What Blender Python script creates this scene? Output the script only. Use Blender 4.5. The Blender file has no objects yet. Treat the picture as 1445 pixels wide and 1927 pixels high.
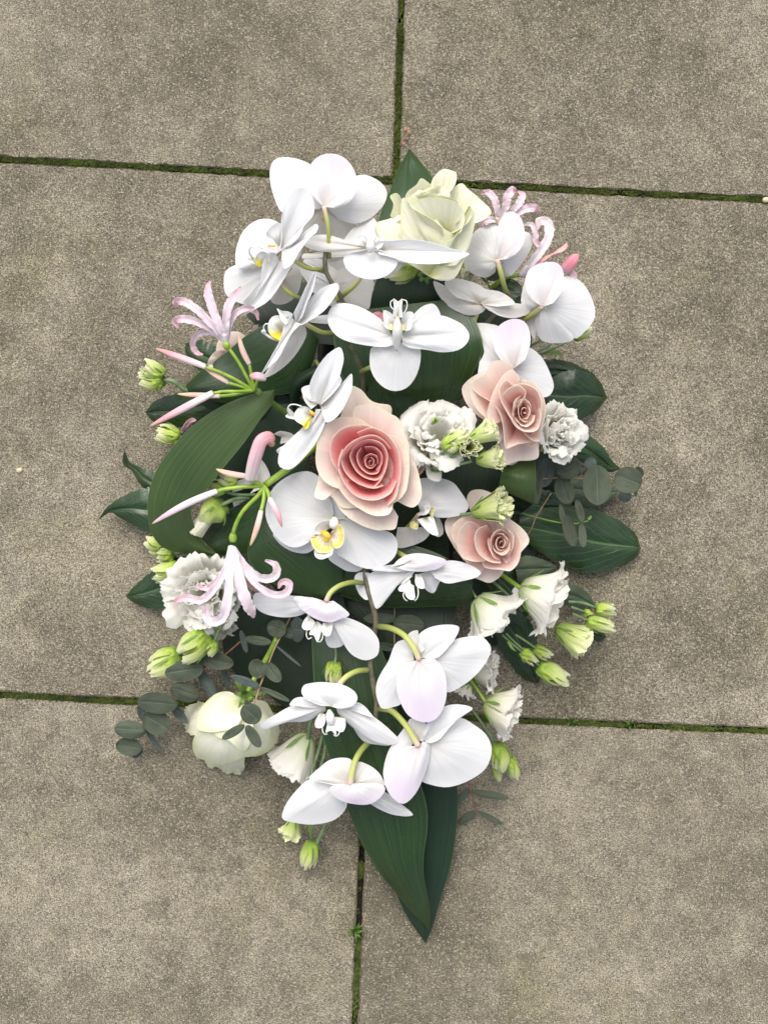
import bpy, math, random
import numpy as np
from mathutils import Vector, noise as mnoise
rnd = random.Random(7)
scene = bpy.context.scene
COL = scene.collection
# ------------------------------------------------------------------ camera, world, sun, exposure
S = 0.00048          # metres per photograph pixel on the paving
H = 1.05             # camera height above the paving
cam_d = bpy.data.cameras.new("camera"); cam = bpy.data.objects.new("camera", cam_d); COL.objects.link(cam)
cam.location = (0, 0, H)
cam_d.sensor_fit = 'VERTICAL'; cam_d.angle_y = 2*math.atan(1927*S/2/H)
cam_d.clip_start = 0.01; cam_d.clip_end = 200
scene.camera = cam
SUN_EL, SUN_AZ = math.radians(58), math.radians(-14)      # azimuth from +Y (top of the picture), clockwise
w = bpy.data.worlds.new("World"); scene.world = w; w.use_nodes = True
wn = w.node_tree.nodes; wl = w.node_tree.links
sky = wn.new('ShaderNodeTexSky'); sky.sky_type = 'NISHITA'; sky.sun_disc = False
sky.sun_elevation = SUN_EL; sky.sun_rotation = SUN_AZ; sky.dust_density = 4.0; sky.air_density = 1.0
hs = wn.new('ShaderNodeHueSaturation'); hs.inputs['Saturation'].default_value = 0.48
wl.new(sky.outputs[0], hs.inputs['Color']); wl.new(hs.outputs[0], wn['Background'].inputs[0])
wn['Background'].inputs[1].default_value = 0.12
sd = bpy.data.lights.new("sun", 'SUN'); sd.energy = 1.5; sd.angle = math.radians(50); sd.color = (1, .955, .89)
sun = bpy.data.objects.new("sun", sd); COL.objects.link(sun)
sdir = Vector((math.sin(SUN_AZ)*math.cos(SUN_EL), math.cos(SUN_AZ)*math.cos(SUN_EL), math.sin(SUN_EL)))
sun.rotation_euler = sdir.to_track_quat('Z', 'Y').to_euler(); sun.location = sdir*5
scene.view_settings.view_transform = 'Standard'; scene.view_settings.look = 'None'
scene.view_settings.gamma = 1; scene.view_settings.exposure = 0.77
# ------------------------------------------------------------------ measuring frames: enlarged pieces of the photograph
FR = {'P': (0,0,1), 'A': (400,260,3.8026), 'B': (680,270,3.1413), 'C': (240,510,3.8026), 'D': (180,780,3.8026),
      'E': (500,540,3.6125), 'G': (800,580,3.4405), 'Q': (480,840,3.2841), 'I': (820,880,3.4405),
      'J': (200,1030,3.6125), 'K': (480,1130,3.0104), 'L': (500,1400,2.89), 'M': (820,1060,4.0139)}
cf = list(FR['P'])
def fr(k): cf[:] = FR[k]
def W(p):                                    # (x px, y px, height mm) -> metres
    h = p[2]/1000.; k = S*(H-h)/H
    return np.array(((p[0]-722.5)*k, (963.5-p[1])*k, h))
def q(p, h=None):
    return (cf[0]+p[0]/cf[2], cf[1]+p[1]/cf[2], p[2] if len(p) > 2 else h)
def ks(h): return S*(H-h/1000.)/H            # metres per px at that height
def catmull(P, n, closed=False):
    P = np.array(P, float); m = len(P)
    if m == 2: return P[0]+(P[1]-P[0])*np.linspace(0,1,n)[:,None]
    d = np.maximum(np.linalg.norm(np.diff(P[:, :2], axis=0), axis=1), 1e-3)**.5
    T = np.concatenate([[0], np.cumsum(d)])
    E = np.vstack([2*P[0]-P[1], P, 2*P[-1]-P[-2]])
    out = []
    for t in np.linspace(0, T[-1], n):
        i = min(max(np.searchsorted(T, t, side='right')-1, 0), m-2)
        s = (t-T[i])/(T[i+1]-T[i]); a, b, c, e = E[i], E[i+1], E[i+2], E[i+3]
        l0 = (T[i]-T[i-1]) if i > 0 else (T[i+1]-T[i]); l1 = T[i+1]-T[i]; l2 = (T[i+2]-T[i+1]) if i+2 < m else l1
        m1 = ((b-a)/l0-(c-a)/(l0+l1)+(c-b)/l1)*l1; m2 = ((c-b)/l1-(e-b)/(l1+l2)+(e-c)/l2)*l1
        out.append((2*s**3-3*s**2+1)*b+(s**3-2*s**2+s)*m1+(-2*s**3+3*s**2)*c+(s**3-s**2)*m2)
    return np.array(out)
def nz(x, y=0., z=0.): return mnoise.noise(Vector((x, y, z)))
# ------------------------------------------------------------------ materials
def newmat(name):
    m = bpy.data.materials.new(name); m.use_nodes = True
    return m, m.node_tree.nodes, m.node_tree.links, m.node_tree.nodes['Principled BSDF']
def ramp(n, stops):
    r = n.new('ShaderNodeValToRGB'); e = r.color_ramp.elements
    while len(e) < len(stops): e.new(0.5)
    for k, (p, c) in enumerate(stops):
        e[k].position = p; e[k].color = (c[0], c[1], c[2], 1)
    return r
def petal_mat(name, stops, trans=.3, rough=.5, veins=26, vein_amt=.06, bump=.25, blush=None, blotch=0.0, side=None):
    """UV.y runs from the base of a petal to its edge, UV.x across it"""
    m, n, l, b = newmat(name)
    uv = n.new('ShaderNodeUVMap'); sep = n.new('ShaderNodeSeparateXYZ'); l.new(uv.outputs[0], sep.inputs[0])
    oi = n.new('ShaderNodeObjectInfo'); tc = n.new('ShaderNodeTexCoord')
    nA = n.new('ShaderNodeTexNoise'); nA.inputs['Scale'].default_value = 60; nA.inputs['Detail'].default_value = 4
    l.new(tc.outputs['Object'], nA.inputs['Vector'])
    wob = n.new('ShaderNodeMath'); wob.operation = 'MULTIPLY_ADD'; l.new(nA.outputs[0], wob.inputs[0]); wob.inputs[1].default_value = .22
    sub = n.new('ShaderNodeMath'); sub.operation = 'SUBTRACT'; l.new(sep.outputs[1], sub.inputs[0]); sub.inputs[1].default_value = .11
    l.new(sub.outputs[0], wob.inputs[2])
    r = ramp(n, stops); l.new(wob.outputs[0], r.inputs[0])
    # veins: noise stretched along the petal
    cmb = n.new('ShaderNodeCombineXYZ')
    mx = n.new('ShaderNodeMath'); mx.operation = 'MULTIPLY'; l.new(sep.outputs[0], mx.inputs[0]); mx.inputs[1].default_value = veins
    ad = n.new('ShaderNodeMath'); ad.operation = 'MULTIPLY_ADD'; l.new(oi.outputs['Random'], ad.inputs[0]); ad.inputs[1].default_value = 37; l.new(sep.outputs[1], ad.inputs[2])
    l.new(mx.outputs[0], cmb.inputs[0]); l.new(ad.outputs[0], cmb.inputs[1])
    nv = n.new('ShaderNodeTexNoise'); nv.inputs['Scale'].default_value = 1.0; nv.inputs['Detail'].default_value = 3
    l.new(cmb.outputs[0], nv.inputs['Vector'])
    hv = n.new('ShaderNodeHueSaturation'); l.new(r.outputs[0], hv.inputs['Color'])
    mr = n.new('ShaderNodeMapRange'); l.new(nv.outputs[0], mr.inputs[0]); mr.inputs[1].default_value = .25; mr.inputs[2].default_value = .75
    mr.inputs[3].default_value = 1-vein_amt; mr.inputs[4].default_value = 1+vein_amt*.4
    l.new(mr.outputs[0], hv.inputs['Value'])
    colour = hv.outputs[0]
    if blush:
        # tint that belongs to the petal: a soft patch past its middle
        mrb = n.new('ShaderNodeMapRange'); mrb.interpolation_type = 'SMOOTHSTEP'; l.new(wob.outputs[0], mrb.inputs[0])
        mrb.inputs[1].default_value = .4; mrb.inputs[2].default_value = .8; mrb.inputs[3].default_value = 0; mrb.inputs[4].default_value = .55
        a = n.new('ShaderNodeMath'); a.operation = 'SUBTRACT'; l.new(sep.outputs[0], a.inputs[0]); a.inputs[1].default_value = .5
        c = n.new('ShaderNodeMath'); c.operation = 'ABSOLUTE'; l.new(a.outputs[0], c.inputs[0])
        d = n.new('ShaderNodeMapRange'); l.new(c.outputs[0], d.inputs[0]); d.inputs[1].default_value = .02; d.inputs[2].default_value = .34; d.inputs[3].default_value = 1; d.inputs[4].default_value = 0
        nb = n.new('ShaderNodeMath'); nb.operation = 'MULTIPLY'; l.new(nv.outputs[0], nb.inputs[0]); l.new(d.outputs[0], nb.inputs[1])
        nb2 = n.new('ShaderNodeMath'); nb2.operation = 'MULTIPLY'; l.new(nb.outputs[0], nb2.inputs[0]); l.new(mrb.outputs[0], nb2.inputs[1])
        nb3 = n.new('ShaderNodeMath'); nb3.operation = 'MULTIPLY'; l.new(nb2.outputs[0], nb3.inputs[0]); nb3.inputs[1].default_value = 1.5; nb3.use_clamp = True
        mix = n.new('ShaderNodeMixRGB'); l.new(nb3.outputs[0], mix.inputs[0]); l.new(colour, mix.inputs[1]); mix.inputs[2].default_value = (*blush, 1)
        colour = mix.outputs[0]
    if blotch:
        nn = n.new('ShaderNodeTexNoise'); nn.inputs['Scale'].default_value = 240; nn.inputs['Detail'].default_value = 3; l.new(tc.outputs['Object'], nn.inputs['Vector'])
        mm = n.new('ShaderNodeMapRange'); l.new(nn.outputs[0], mm.inputs[0]); mm.inputs[1].default_value = .62; mm.inputs[2].default_value = .78; mm.inputs[3].default_value = 0; mm.inputs[4].default_value = blotch
        mix = n.new('ShaderNodeMixRGB'); l.new(mm.outputs[0], mix.inputs[0]); l.new(colour, mix.inputs[1]); mix.inputs[2].default_value = (.5, .36, .18, 1); colour = mix.outputs[0]
    if side:
        sm = n.new('ShaderNodeMapRange'); sm.interpolation_type = 'SMOOTHSTEP'; l.new(sep.outputs[0], sm.inputs[0]); sm.inputs[1].default_value = .16; sm.inputs[2].default_value = .42; sm.inputs[3].default_value = 1; sm.inputs[4].default_value = 0
        mix = n.new('ShaderNodeMixRGB'); l.new(sm.outputs[0], mix.inputs[0]); l.new(colour, mix.inputs[1]); mix.inputs[2].default_value = (*side, 1); colour = mix.outputs[0]
    l.new(colour, b.inputs['Base Color'])
    b.inputs['Roughness'].default_value = rough; b.inputs['Specular IOR Level'].default_value = .3
    b.inputs['Sheen Weight'].default_value = .08
    bp = n.new('ShaderNodeBump'); bp.inputs['Strength'].default_value = bump; bp.inputs['Distance'].default_value = .0014
    l.new(nv.outputs[0], bp.inputs['Height']); 
    n2 = n.new('ShaderNodeTexNoise'); n2.inputs['Scale'].default_value = 900; l.new(tc.outputs['Object'], n2.inputs['Vector'])
    bp2 = n.new('ShaderNodeBump'); bp2.inputs['Strength'].default_value = .15; bp2.inputs['Distance'].default_value = .0004
    l.new(n2.outputs[0], bp2.inputs['Height']); l.new(bp.outputs[0], bp2.inputs['Normal']); l.new(bp2.outputs[0], b.inputs['Normal'])
    tr = n.new('ShaderNodeBsdfTranslucent'); l.new(colour, tr.inputs['Color']); l.new(bp.outputs[0], tr.inputs['Normal'])
    ms = n.new('ShaderNodeMixShader'); ms.inputs[0].default_value = trans
    l.new(b.outputs[0], ms.inputs[1]); l.new(tr.outputs[0], ms.inputs[2]); l.new(ms.outputs[0], n['Material Output'].inputs[0])
    return m
def leaf_mat(name, c1, c2, rough=.38, stripes=40, mode='stripe', trans=.08, rib=None, edge=None, spec=.5, stretch=1.2, sweight=.5):
    m, n, l, b = newmat(name)
    uv = n.new('ShaderNodeUVMap'); sep = n.new('ShaderNodeSeparateXYZ'); l.new(uv.outputs[0], sep.inputs[0])
    oi = n.new('ShaderNodeObjectInfo'); tc = n.new('ShaderNodeTexCoord')
    cmb = n.new('ShaderNodeCombineXYZ'); mx = n.new('ShaderNodeMath'); mx.operation = 'MULTIPLY'; l.new(sep.outputs[0], mx.inputs[0]); mx.inputs[1].default_value = stripes
    ad = n.new('ShaderNodeMath'); ad.operation = 'MULTIPLY'; l.new(sep.outputs[1], ad.inputs[0]); ad.inputs[1].default_value = stretch
    l.new(mx.outputs[0], cmb.inputs[0]); l.new(ad.outputs[0], cmb.inputs[1]); rz = n.new('ShaderNodeMath'); rz.operation = 'MULTIPLY'; l.new(oi.outputs['Random'], rz.inputs[0]); rz.inputs[1].default_value = 50; l.new(rz.outputs[0], cmb.inputs[2])
    nv = n.new('ShaderNodeTexNoise'); nv.inputs['Scale'].default_value = 1; nv.inputs['Detail'].default_value = 4; nv.inputs['Roughness'].default_value = .6; l.new(cmb.outputs[0], nv.inputs['Vector'])
    nb = n.new('ShaderNodeTexNoise'); nb.inputs['Scale'].default_value = 22; nb.inputs['Detail'].default_value = 5; l.new(tc.outputs['Object'], nb.inputs['Vector'])
    mxx = n.new('ShaderNodeMixRGB'); mxx.inputs[0].default_value = sweight; l.new(nv.outputs[0], mxx.inputs[1]); l.new(nb.outputs[0], mxx.inputs[2])
    r = ramp(n, [(.36, c1), (.66, c2)]); l.new(mxx.outputs[0], r.inputs[0])
    colour = r.outputs[0]; height = nv.outputs[0]
    if rib:
        a = n.new('ShaderNodeMath'); a.operation = 'SUBTRACT'; l.new(sep.outputs[0], a.inputs[0]); a.inputs[1].default_value = .5
        c = n.new('ShaderNodeMath'); c.operation = 'ABSOLUTE'; l.new(a.outputs[0], c.inputs[0])
        # side veins run obliquely from the midrib
        sv = n.new('ShaderNodeMath'); sv.operation = 'MULTIPLY_ADD'; l.new(c.outputs[0], sv.inputs[0]); sv.inputs[1].default_value = -1.1; l.new(sep.outputs[1], sv.inputs[2])
        s2 = n.new('ShaderNodeMath'); s2.operation = 'MULTIPLY'; l.new(sv.outputs[0], s2.inputs[0]); s2.inputs[1].default_value = 46
        s3 = n.new('ShaderNodeMath'); s3.operation = 'SINE'; l.new(s2.outputs[0], s3.inputs[0])
        s4 = n.new('ShaderNodeMapRange'); l.new(s3.outputs[0], s4.inputs[0]); s4.inputs[1].default_value = .93; s4.inputs[2].default_value = 1; s4.inputs[3].default_value = 0; s4.inputs[4].default_value = .35
        d = n.new('ShaderNodeMapRange'); l.new(c.outputs[0], d.inputs[0]); d.inputs[1].default_value = .006; d.inputs[2].default_value = .03; d.inputs[3].default_value = .75; d.inputs[4].default_value = 0
        mxm = n.new('ShaderNodeMath'); mxm.operation = 'MAXIMUM'; l.new(s4.outputs[0], mxm.inputs[0]); l.new(d.outputs[0], mxm.inputs[1])
        mix = n.new('ShaderNodeMixRGB'); l.new(mxm.outputs[0], mix.inputs[0]); l.new(colour, mix.inputs[1]); mix.inputs[2].default_value = (*rib, 1); colour = mix.outputs[0]
        hh = n.new('ShaderNodeMath'); hh.operation = 'SUBTRACT'; l.new(height, hh.inputs[0]); l.new(mxm.outputs[0], hh.inputs[1]); height = hh.outputs[0]
    if edge:
        a = n.new('ShaderNodeMath'); a.operation = 'SUBTRACT'; l.new(sep.outputs[0], a.inputs[0]); a.inputs[1].default_value = .5
        c = n.new('ShaderNodeMath'); c.operation = 'ABSOLUTE'; l.new(a.outputs[0], c.inputs[0])
        d = n.new('ShaderNodeMapRange'); l.new(c.outputs[0], d.inputs[0]); d.inputs[1].default_value = .485; d.inputs[2].default_value = .5; d.inputs[3].default_value = 0; d.inputs[4].default_value = .7
        mix = n.new('ShaderNodeMixRGB'); l.new(d.outputs[0], mix.inputs[0]); l.new(colour, mix.inputs[1]); mix.inputs[2].default_value = (*edge, 1); colour = mix.outputs[0]
    hv = n.new('ShaderNodeHueSaturation'); l.new(colour, hv.inputs['Color'])
    mr = n.new('ShaderNodeMapRange'); l.new(oi.outputs['Random'], mr.inputs[0]); mr.inputs[3].default_value = .82; mr.inputs[4].default_value = 1.18; l.new(mr.outputs[0], hv.inputs['Value'])
    l.new(hv.outputs[0], b.inputs['Base Color']); b.inputs['Specular IOR Level'].default_value = spec
    rr = n.new('ShaderNodeMapRange'); l.new(nb.outputs[0], rr.inputs[0]); rr.inputs[1].default_value = .3; rr.inputs[2].default_value = .7; rr.inputs[3].default_value = rough-.07; rr.inputs[4].default_value = rough+.12; l.new(rr.outputs[0], b.inputs['Roughness'])
    bp = n.new('ShaderNodeBump'); bp.inputs['Strength'].default_value = .45; bp.inputs['Distance'].default_value = .0009; l.new(height, bp.inputs['Height']); l.new(bp.outputs[0], b.inputs['Normal'])
    tr = n.new('ShaderNodeBsdfTranslucent'); l.new(hv.outputs[0], tr.inputs['Color'])
    ms = n.new('ShaderNodeMixShader'); ms.inputs[0].default_value = trans
    l.new(b.outputs[0], ms.inputs[1]); l.new(tr.outputs[0], ms.inputs[2]); l.new(ms.outputs[0], n['Material Output'].inputs[0])
    return m
def stem_mat(name, c1, c2, rough=.45, scale=120):
    m, n, l, b = newmat(name); tc = n.new('ShaderNodeTexCoord')
    nn = n.new('ShaderNodeTexNoise'); nn.inputs['Scale'].default_value = scale; nn.inputs['Detail'].default_value = 4; l.new(tc.outputs['Object'], nn.inputs['Vector'])
    r = ramp(n, [(.35, c1), (.68, c2)]); l.new(nn.outputs[0], r.inputs[0]); l.new(r.outputs[0], b.inputs['Base Color']); b.inputs['Roughness'].default_value = rough
    bp = n.new('ShaderNodeBump'); bp.inputs['Strength'].default_value = .3; bp.inputs['Distance'].default_value = .0006; l.new(nn.outputs[0], bp.inputs['Height']); l.new(bp.outputs[0], b.inputs['Normal'])
    return m
WH = (.90, .90, .905)
MT = {
 'orchid': petal_mat('orchid_white', [(0, (.80,.80,.70)), (.14, (.86,.85,.83)), (.5, WH), (1, (.92,.92,.925))], trans=.46, veins=34, vein_amt=.045, bump=.35),
 'orchid_back': petal_mat('orchid_white_blushed', [(0, (.82,.70,.68)), (.12, (.86,.82,.80)), (.4, (.89,.87,.87)), (1, (.90,.89,.90))], trans=.42, veins=34, vein_amt=.05, bump=.4, blush=(.80,.62,.84)),
 'orchid_warm': petal_mat('orchid_cream', [(0, (.78,.72,.60)), (.3, (.87,.84,.80)), (1, (.90,.89,.87))], trans=.46, veins=34, vein_amt=.06, bump=.4),  # creamier white, deepest at the petal base
 'lip': petal_mat('orchid_lip', [(0, (.80,.74,.55)), (.3, (.86,.85,.78)), (.6, (.87,.87,.85)), (1, (.88,.88,.87))], trans=.25, veins=12, vein_amt=.04),
 'lip_yellow': petal_mat('orchid_lip_yellow', [(0, (.55,.20,.10)), (.22, (.70,.45,.38)), (.45, (.86,.84,.74)), (.68, (.85,.80,.36)), (.85, (.80,.72,.12)), (1, (.88,.87,.75))], trans=.25, veins=16, vein_amt=.15),
 'lip_side': petal_mat('orchid_lip_yellow_rim', [(0, (.80,.74,.55)), (.3, (.88,.86,.74)), (1, (.9,.9,.89))], trans=.25, veins=12, vein_amt=.04, side=(.80,.70,.06)),
 'callus': stem_mat('orchid_callus', (.72,.38,.03), (.80,.55,.05)),
 'pink_hero': petal_mat('rose_pink_deep', [(0, (.84,.20,.22)), (.45, (.90,.32,.33)), (.78, (.93,.48,.47)), (.95, (.94,.68,.63)), (1, (.95,.84,.75))], trans=.44, rough=.55, veins=36, vein_amt=.05, blotch=.05),
 'pink_outer': petal_mat('rose_pink_outer', [(0, (.90,.40,.40)), (.35, (.92,.58,.55)), (.60, (.93,.73,.68)), (.84, (.94,.83,.77)), (1, (.93,.87,.74))], trans=.38, rough=.55, veins=40, vein_amt=.05, blotch=.08),
 'pink_pale': petal_mat('rose_pink_pale', [(0, (.94,.52,.48)), (.45, (.95,.66,.62)), (.76, (.95,.77,.71)), (.94, (.95,.84,.77)), (1, (.95,.88,.78))], trans=.44, rough=.55, veins=36, vein_amt=.05, blotch=.08),
 'blush': petal_mat('rose_blush', [(0, (.93,.60,.55)), (.4, (.94,.74,.69)), (.8, (.94,.82,.76)), (1, (.94,.86,.77))], trans=.4, rough=.55, veins=36, vein_amt=.05, blotch=.07),
 'cream': petal_mat('rose_cream', [(0, (.78,.80,.42)), (.3, (.89,.89,.64)), (.7, (.93,.92,.75)), (.96, (.92,.92,.74)), (1, (.84,.88,.56))], trans=.34, rough=.5, veins=34, vein_amt=.07, blotch=.06),
 'cream_white': petal_mat('rose_cream_white', [(0, (.55,.66,.22)), (.25, (.86,.88,.58)), (.6, (.94,.93,.80)), (.92, (.92,.92,.72)), (1, (.86,.89,.55))], trans=.34, rough=.5, veins=26, vein_amt=.07, blotch=.08),
 'lisi': petal_mat('lisianthus_white', [(0, (.72,.78,.52)), (.25, (.92,.92,.82)), (.6, (.95,.94,.90)), (1, (.96,.955,.92))], trans=.62, rough=.6, veins=34, vein_amt=.03, bump=.15),
 'lisi_cream': petal_mat('lisianthus_cream', [(0, (.60,.68,.30)), (.3, (.80,.80,.62)), (.6, (.90,.87,.78)), (1, (.92,.91,.87))], trans=.46, rough=.6, veins=34, vein_amt=.1, bump=.6),
 'lisi_green': petal_mat('lisianthus_green', [(0, (.38,.54,.09)), (.35, (.64,.74,.24)), (.75, (.80,.84,.44)), (1, (.88,.90,.60))], trans=.3, rough=.6, veins=26, vein_amt=.14, bump=.6),
 'bud': petal_mat('bud_green', [(0, (.26,.40,.05)), (.3, (.46,.60,.08)), (.7, (.62,.73,.16)), (1, (.80,.84,.42))], trans=.15, rough=.5, veins=20, vein_amt=.2, bump=.8),
 'sepal': leaf_mat('calyx_green', (.10,.20,.03), (.22,.36,.07), rough=.5, stripes=8, trans=.1),
 'nerine': petal_mat('nerine_pink', [(0, (.88,.85,.88)), (.3, (.89,.77,.82)), (.7, (.88,.68,.75)), (1, (.86,.54,.60))], trans=.3, rough=.45, veins=8, vein_amt=.1, bump=.5),
 'nerine_pale': petal_mat('nerine_pale', [(0, (.90,.87,.89)), (.5, (.87,.78,.82)), (1, (.86,.70,.73))], trans=.3, rough=.45, veins=8, vein_amt=.08, bump=.5),
 'nerine_bud': petal_mat('nerine_bud', [(0, (.88,.84,.78)), (.35, (.86,.62,.66)), (.75, (.84,.42,.47)), (1, (.82,.50,.36))], trans=.2, rough=.4, veins=9, vein_amt=.14, bump=.7),
 'nerine_bud2': petal_mat('nerine_bud_peach', [(0, (.88,.76,.66)), (.5, (.86,.55,.48)), (1, (.85,.70,.45))], trans=.2, rough=.4, veins=9, vein_amt=.14, bump=.7),
 'hot': petal_mat('nerine_bud_deep', [(0, (.84,.50,.55)), (.5, (.80,.26,.34)), (1, (.84,.42,.45))], trans=.2, rough=.4, veins=9, vein_amt=.14, bump=.7),
 'stamen': stem_mat('stamen_pink', (.78,.34,.34), (.86,.55,.50)),
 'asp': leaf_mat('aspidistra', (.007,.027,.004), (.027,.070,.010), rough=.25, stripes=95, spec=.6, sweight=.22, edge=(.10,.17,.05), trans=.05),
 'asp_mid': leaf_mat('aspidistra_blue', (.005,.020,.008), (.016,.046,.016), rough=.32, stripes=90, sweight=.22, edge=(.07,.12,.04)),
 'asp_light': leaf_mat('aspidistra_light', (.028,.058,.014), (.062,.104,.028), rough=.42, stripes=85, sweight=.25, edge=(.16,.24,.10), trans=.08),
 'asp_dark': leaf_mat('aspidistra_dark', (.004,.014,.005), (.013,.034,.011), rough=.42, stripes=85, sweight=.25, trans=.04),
 'broad': leaf_mat('broad_leaf', (.008,.026,.006), (.024,.058,.012), rough=.28, spec=.65, stripes=6, rib=(.10,.17,.06), edge=(.06,.10,.03), trans=.05, stretch=5),
 'broad_pale': leaf_mat('broad_leaf_pale', (.055,.075,.045), (.10,.13,.085), rough=.6, stripes=6, rib=(.16,.20,.12), trans=.05, stretch=5, spec=.25),
 'euc': leaf_mat('eucalyptus', (.040,.054,.034), (.085,.102,.068), rough=.62, stripes=5, rib=(.13,.155,.12), edge=(.16,.10,.07), trans=.06, stretch=4, spec=.25),
 'euc_blue': leaf_mat('eucalyptus_underside', (.050,.068,.060), (.095,.118,.105), rough=.65, stripes=5, rib=(.13,.16,.14), trans=.06, stretch=4, spec=.25),
 'euc_stem': stem_mat('eucalyptus_stem', (.20,.13,.06), (.33,.22,.10)),
 'euc_red': stem_mat('eucalyptus_stem_red', (.20,.06,.04), (.30,.12,.08)),
 'orch_stem': stem_mat('orchid_stem', (.075,.070,.045), (.15,.14,.08), scale=200),
 'ped': petal_mat('pedicel', [(0, (.16,.19,.05)), (.45, (.38,.42,.10)), (.8, (.55,.57,.20)), (1, (.80,.55,.52))], trans=.05, veins=3, vein_amt=.05, bump=.1),
 'stem': stem_mat('green_stem', (.07,.14,.03), (.13,.22,.05)),
 'stem_bright': stem_mat('bright_stem', (.20,.34,.035), (.33,.46,.06)),
 'stem_blue': stem_mat('lisianthus_stem', (.10,.17,.07), (.19,.27,.13)),
 'foam': stem_mat('floral_foam', (.010,.022,.010), (.022,.040,.018), rough=.95, scale=400),
 'tray': stem_mat('tray_plastic', (.006,.010,.006), (.012,.018,.010), rough=.5),
}
# ------------------------------------------------------------------ mesh helpers
ROOT = [np.zeros(3)]
def thing(name, label, cat, loc, group=None):
    o = bpy.data.objects.new(name, None); o.empty_display_size = .01; COL.objects.link(o)
    p = W(q(loc)); o.location = p; ROOT[0] = p
    o['label'] = label; o['category'] = cat
    if group: o['group'] = group
    return o
def mesh_obj(name, verts, faces, mat, parent, uvs=None, thick=0.):
    me = bpy.data.meshes.new(name)
    v = np.asarray(verts, float)-(ROOT[0] if parent is not None else 0)
    me.from_pydata(v.tolist(), [], faces)
    if uvs is not None:
        ul = me.uv_layers.new(name='UVMap'); li = np.zeros(len(me.loops), dtype=np.int32); me.loops.foreach_get('vertex_index', li)
        ul.data.foreach_set('uv', np.asarray(uvs, float)[li].ravel())
    me.polygons.foreach_set('use_smooth', [True]*len(me.polygons)); me.materials.append(mat); me.update()
    o = bpy.data.objects.new(name, me); COL.objects.link(o)
    if parent is not None: o.parent = parent
    if thick:
        ei = np.zeros(len(me.loops), dtype=np.int32); me.loops.foreach_get('edge_index', ei)
        me.edges.foreach_set('use_edge_sharp', (np.bincount(ei, minlength=len(me.edges)) < 2).tolist())   # crisp rims on thin petals and leaves
        md = o.modifiers.new('thickness', 'SOLIDIFY'); md.thickness = thick; md.offset = 0
    return o
def grid_faces(a, b, closed=False, off=0):
    f = []
    for i in range(a-1):
        for j in range(b if closed else b-1):
            j2 = (j+1) % b
            f.append((off+i*b+j, off+i*b+j2, off+(i+1)*b+j2, off+(i+1)*b+j))
    return f
class MB:                                    # several grids joined into one part
    def __init__(s): s.v = []; s.f = []; s.uv = []; s.n = 0
    def grid(s, V, UV, closed=False):
        a, b = V.shape[:2]; s.f += grid_faces(a, b, closed, s.n); s.v.append(V.reshape(-1,3)); s.uv.append(UV.reshape(-1,2)); s.n += a*b
    def build(s, name, mat, parent, thick=0.): return mesh_obj(name, np.vstack(s.v), s.f, mat, parent, np.vstack(s.uv), thick)
def uvgrid(a, b):
    r, t = np.meshgrid(np.linspace(0,1,a), np.linspace(0,1,b), indexing='ij'); return np.stack([t, r], -1)
SEED = [0]
def nseed(): SEED[0] += 1; return SEED[0]*7.31
def fan_grid(base, rim, hs, ht, bulge=4., cup=0., ruf=.8, rf=3., prof=1., curl=0., crease=0., nt=27, nr=10, jag=0., wav=1.0, hf=None, fold=.5):
    """petal: fans from its base to a traced rim; heights in mm. prof<1: bowl"""
    R = []; m = len(rim)
    for i, p in enumerate(rim):
        t = i/(m-1); R.append(q(p, hs+(ht-hs)*math.sin(math.pi*t)))
    B = np.array(q(base)); R = catmull(R, nt); sd_ = nseed()
    bulge *= .55; curl *= .5
    V = np.zeros((nr, nt, 3)); size = np.mean(np.linalg.norm((R-B)[:, :2], axis=1))
    for j in range(nt):
        t = j/(nt-1); e = nz(t*rf*2, sd_)*ruf; e2 = nz(t*rf*2+9, sd_+3)
        jg = 1+jag*nz(t*22, sd_+5)+.012*nz(t*9, sd_+7)
        for i in range(nr):
            r = i/(nr-1); xy = B[:2]+(R[j, :2]-B[:2])*(r**prof)*(1+(jg-1)*r**4)
            h = B[2]+(R[j,2]-B[2])*r + bulge*(.25*math.sin(math.pi*r)+.75*math.sin(math.pi*r**.85)**2)*(.55+.45*math.sin(math.pi*t)) + cup*((2*t-1)**2)*r*(1-r*.3)
            if hf: h = hf[0](xy[0], xy[1])+hf[1]*(.3+.7*r)+2.2*r**5
            h += e*r**3*2.2 + wav*1.3*nz(r*2.2+sd_, t*2.6)*math.sin(math.pi*min(r*.9,1)) 
            h += fold*(1.6*nz(t*8, sd_+11)*math.sin(math.pi*r**.8)+.35*nz(t*17, sd_+12, r)*r*(1-r*.5))
            h -= crease*math.exp(-((t-.5)/.045)**2)*math.sin(math.pi*r*.9)
            if r > .8: h -= curl*((r-.8)/.2)**2
            V[i, j] = W((xy[0], xy[1], h))
    return V
def petal(name, parent, mat, base, rim, hs, ht, thick=.0003, **k):
    if mat.startswith('orchid'): k['curl'] = k.get('curl', 0)*.15; k['bulge'] = k.get('bulge', 4)*.5; k.setdefault('fold', .6)
    if mat.startswith('lip'): k.setdefault('fold', .4)
    V = fan_grid(base, rim, hs, ht, **k); a, b = V.shape[:2]
    return mesh_obj(name, V.reshape(-1,3), grid_faces(a, b), MT[mat], parent, uvgrid(a,b).reshape(-1,2), thick)
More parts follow.
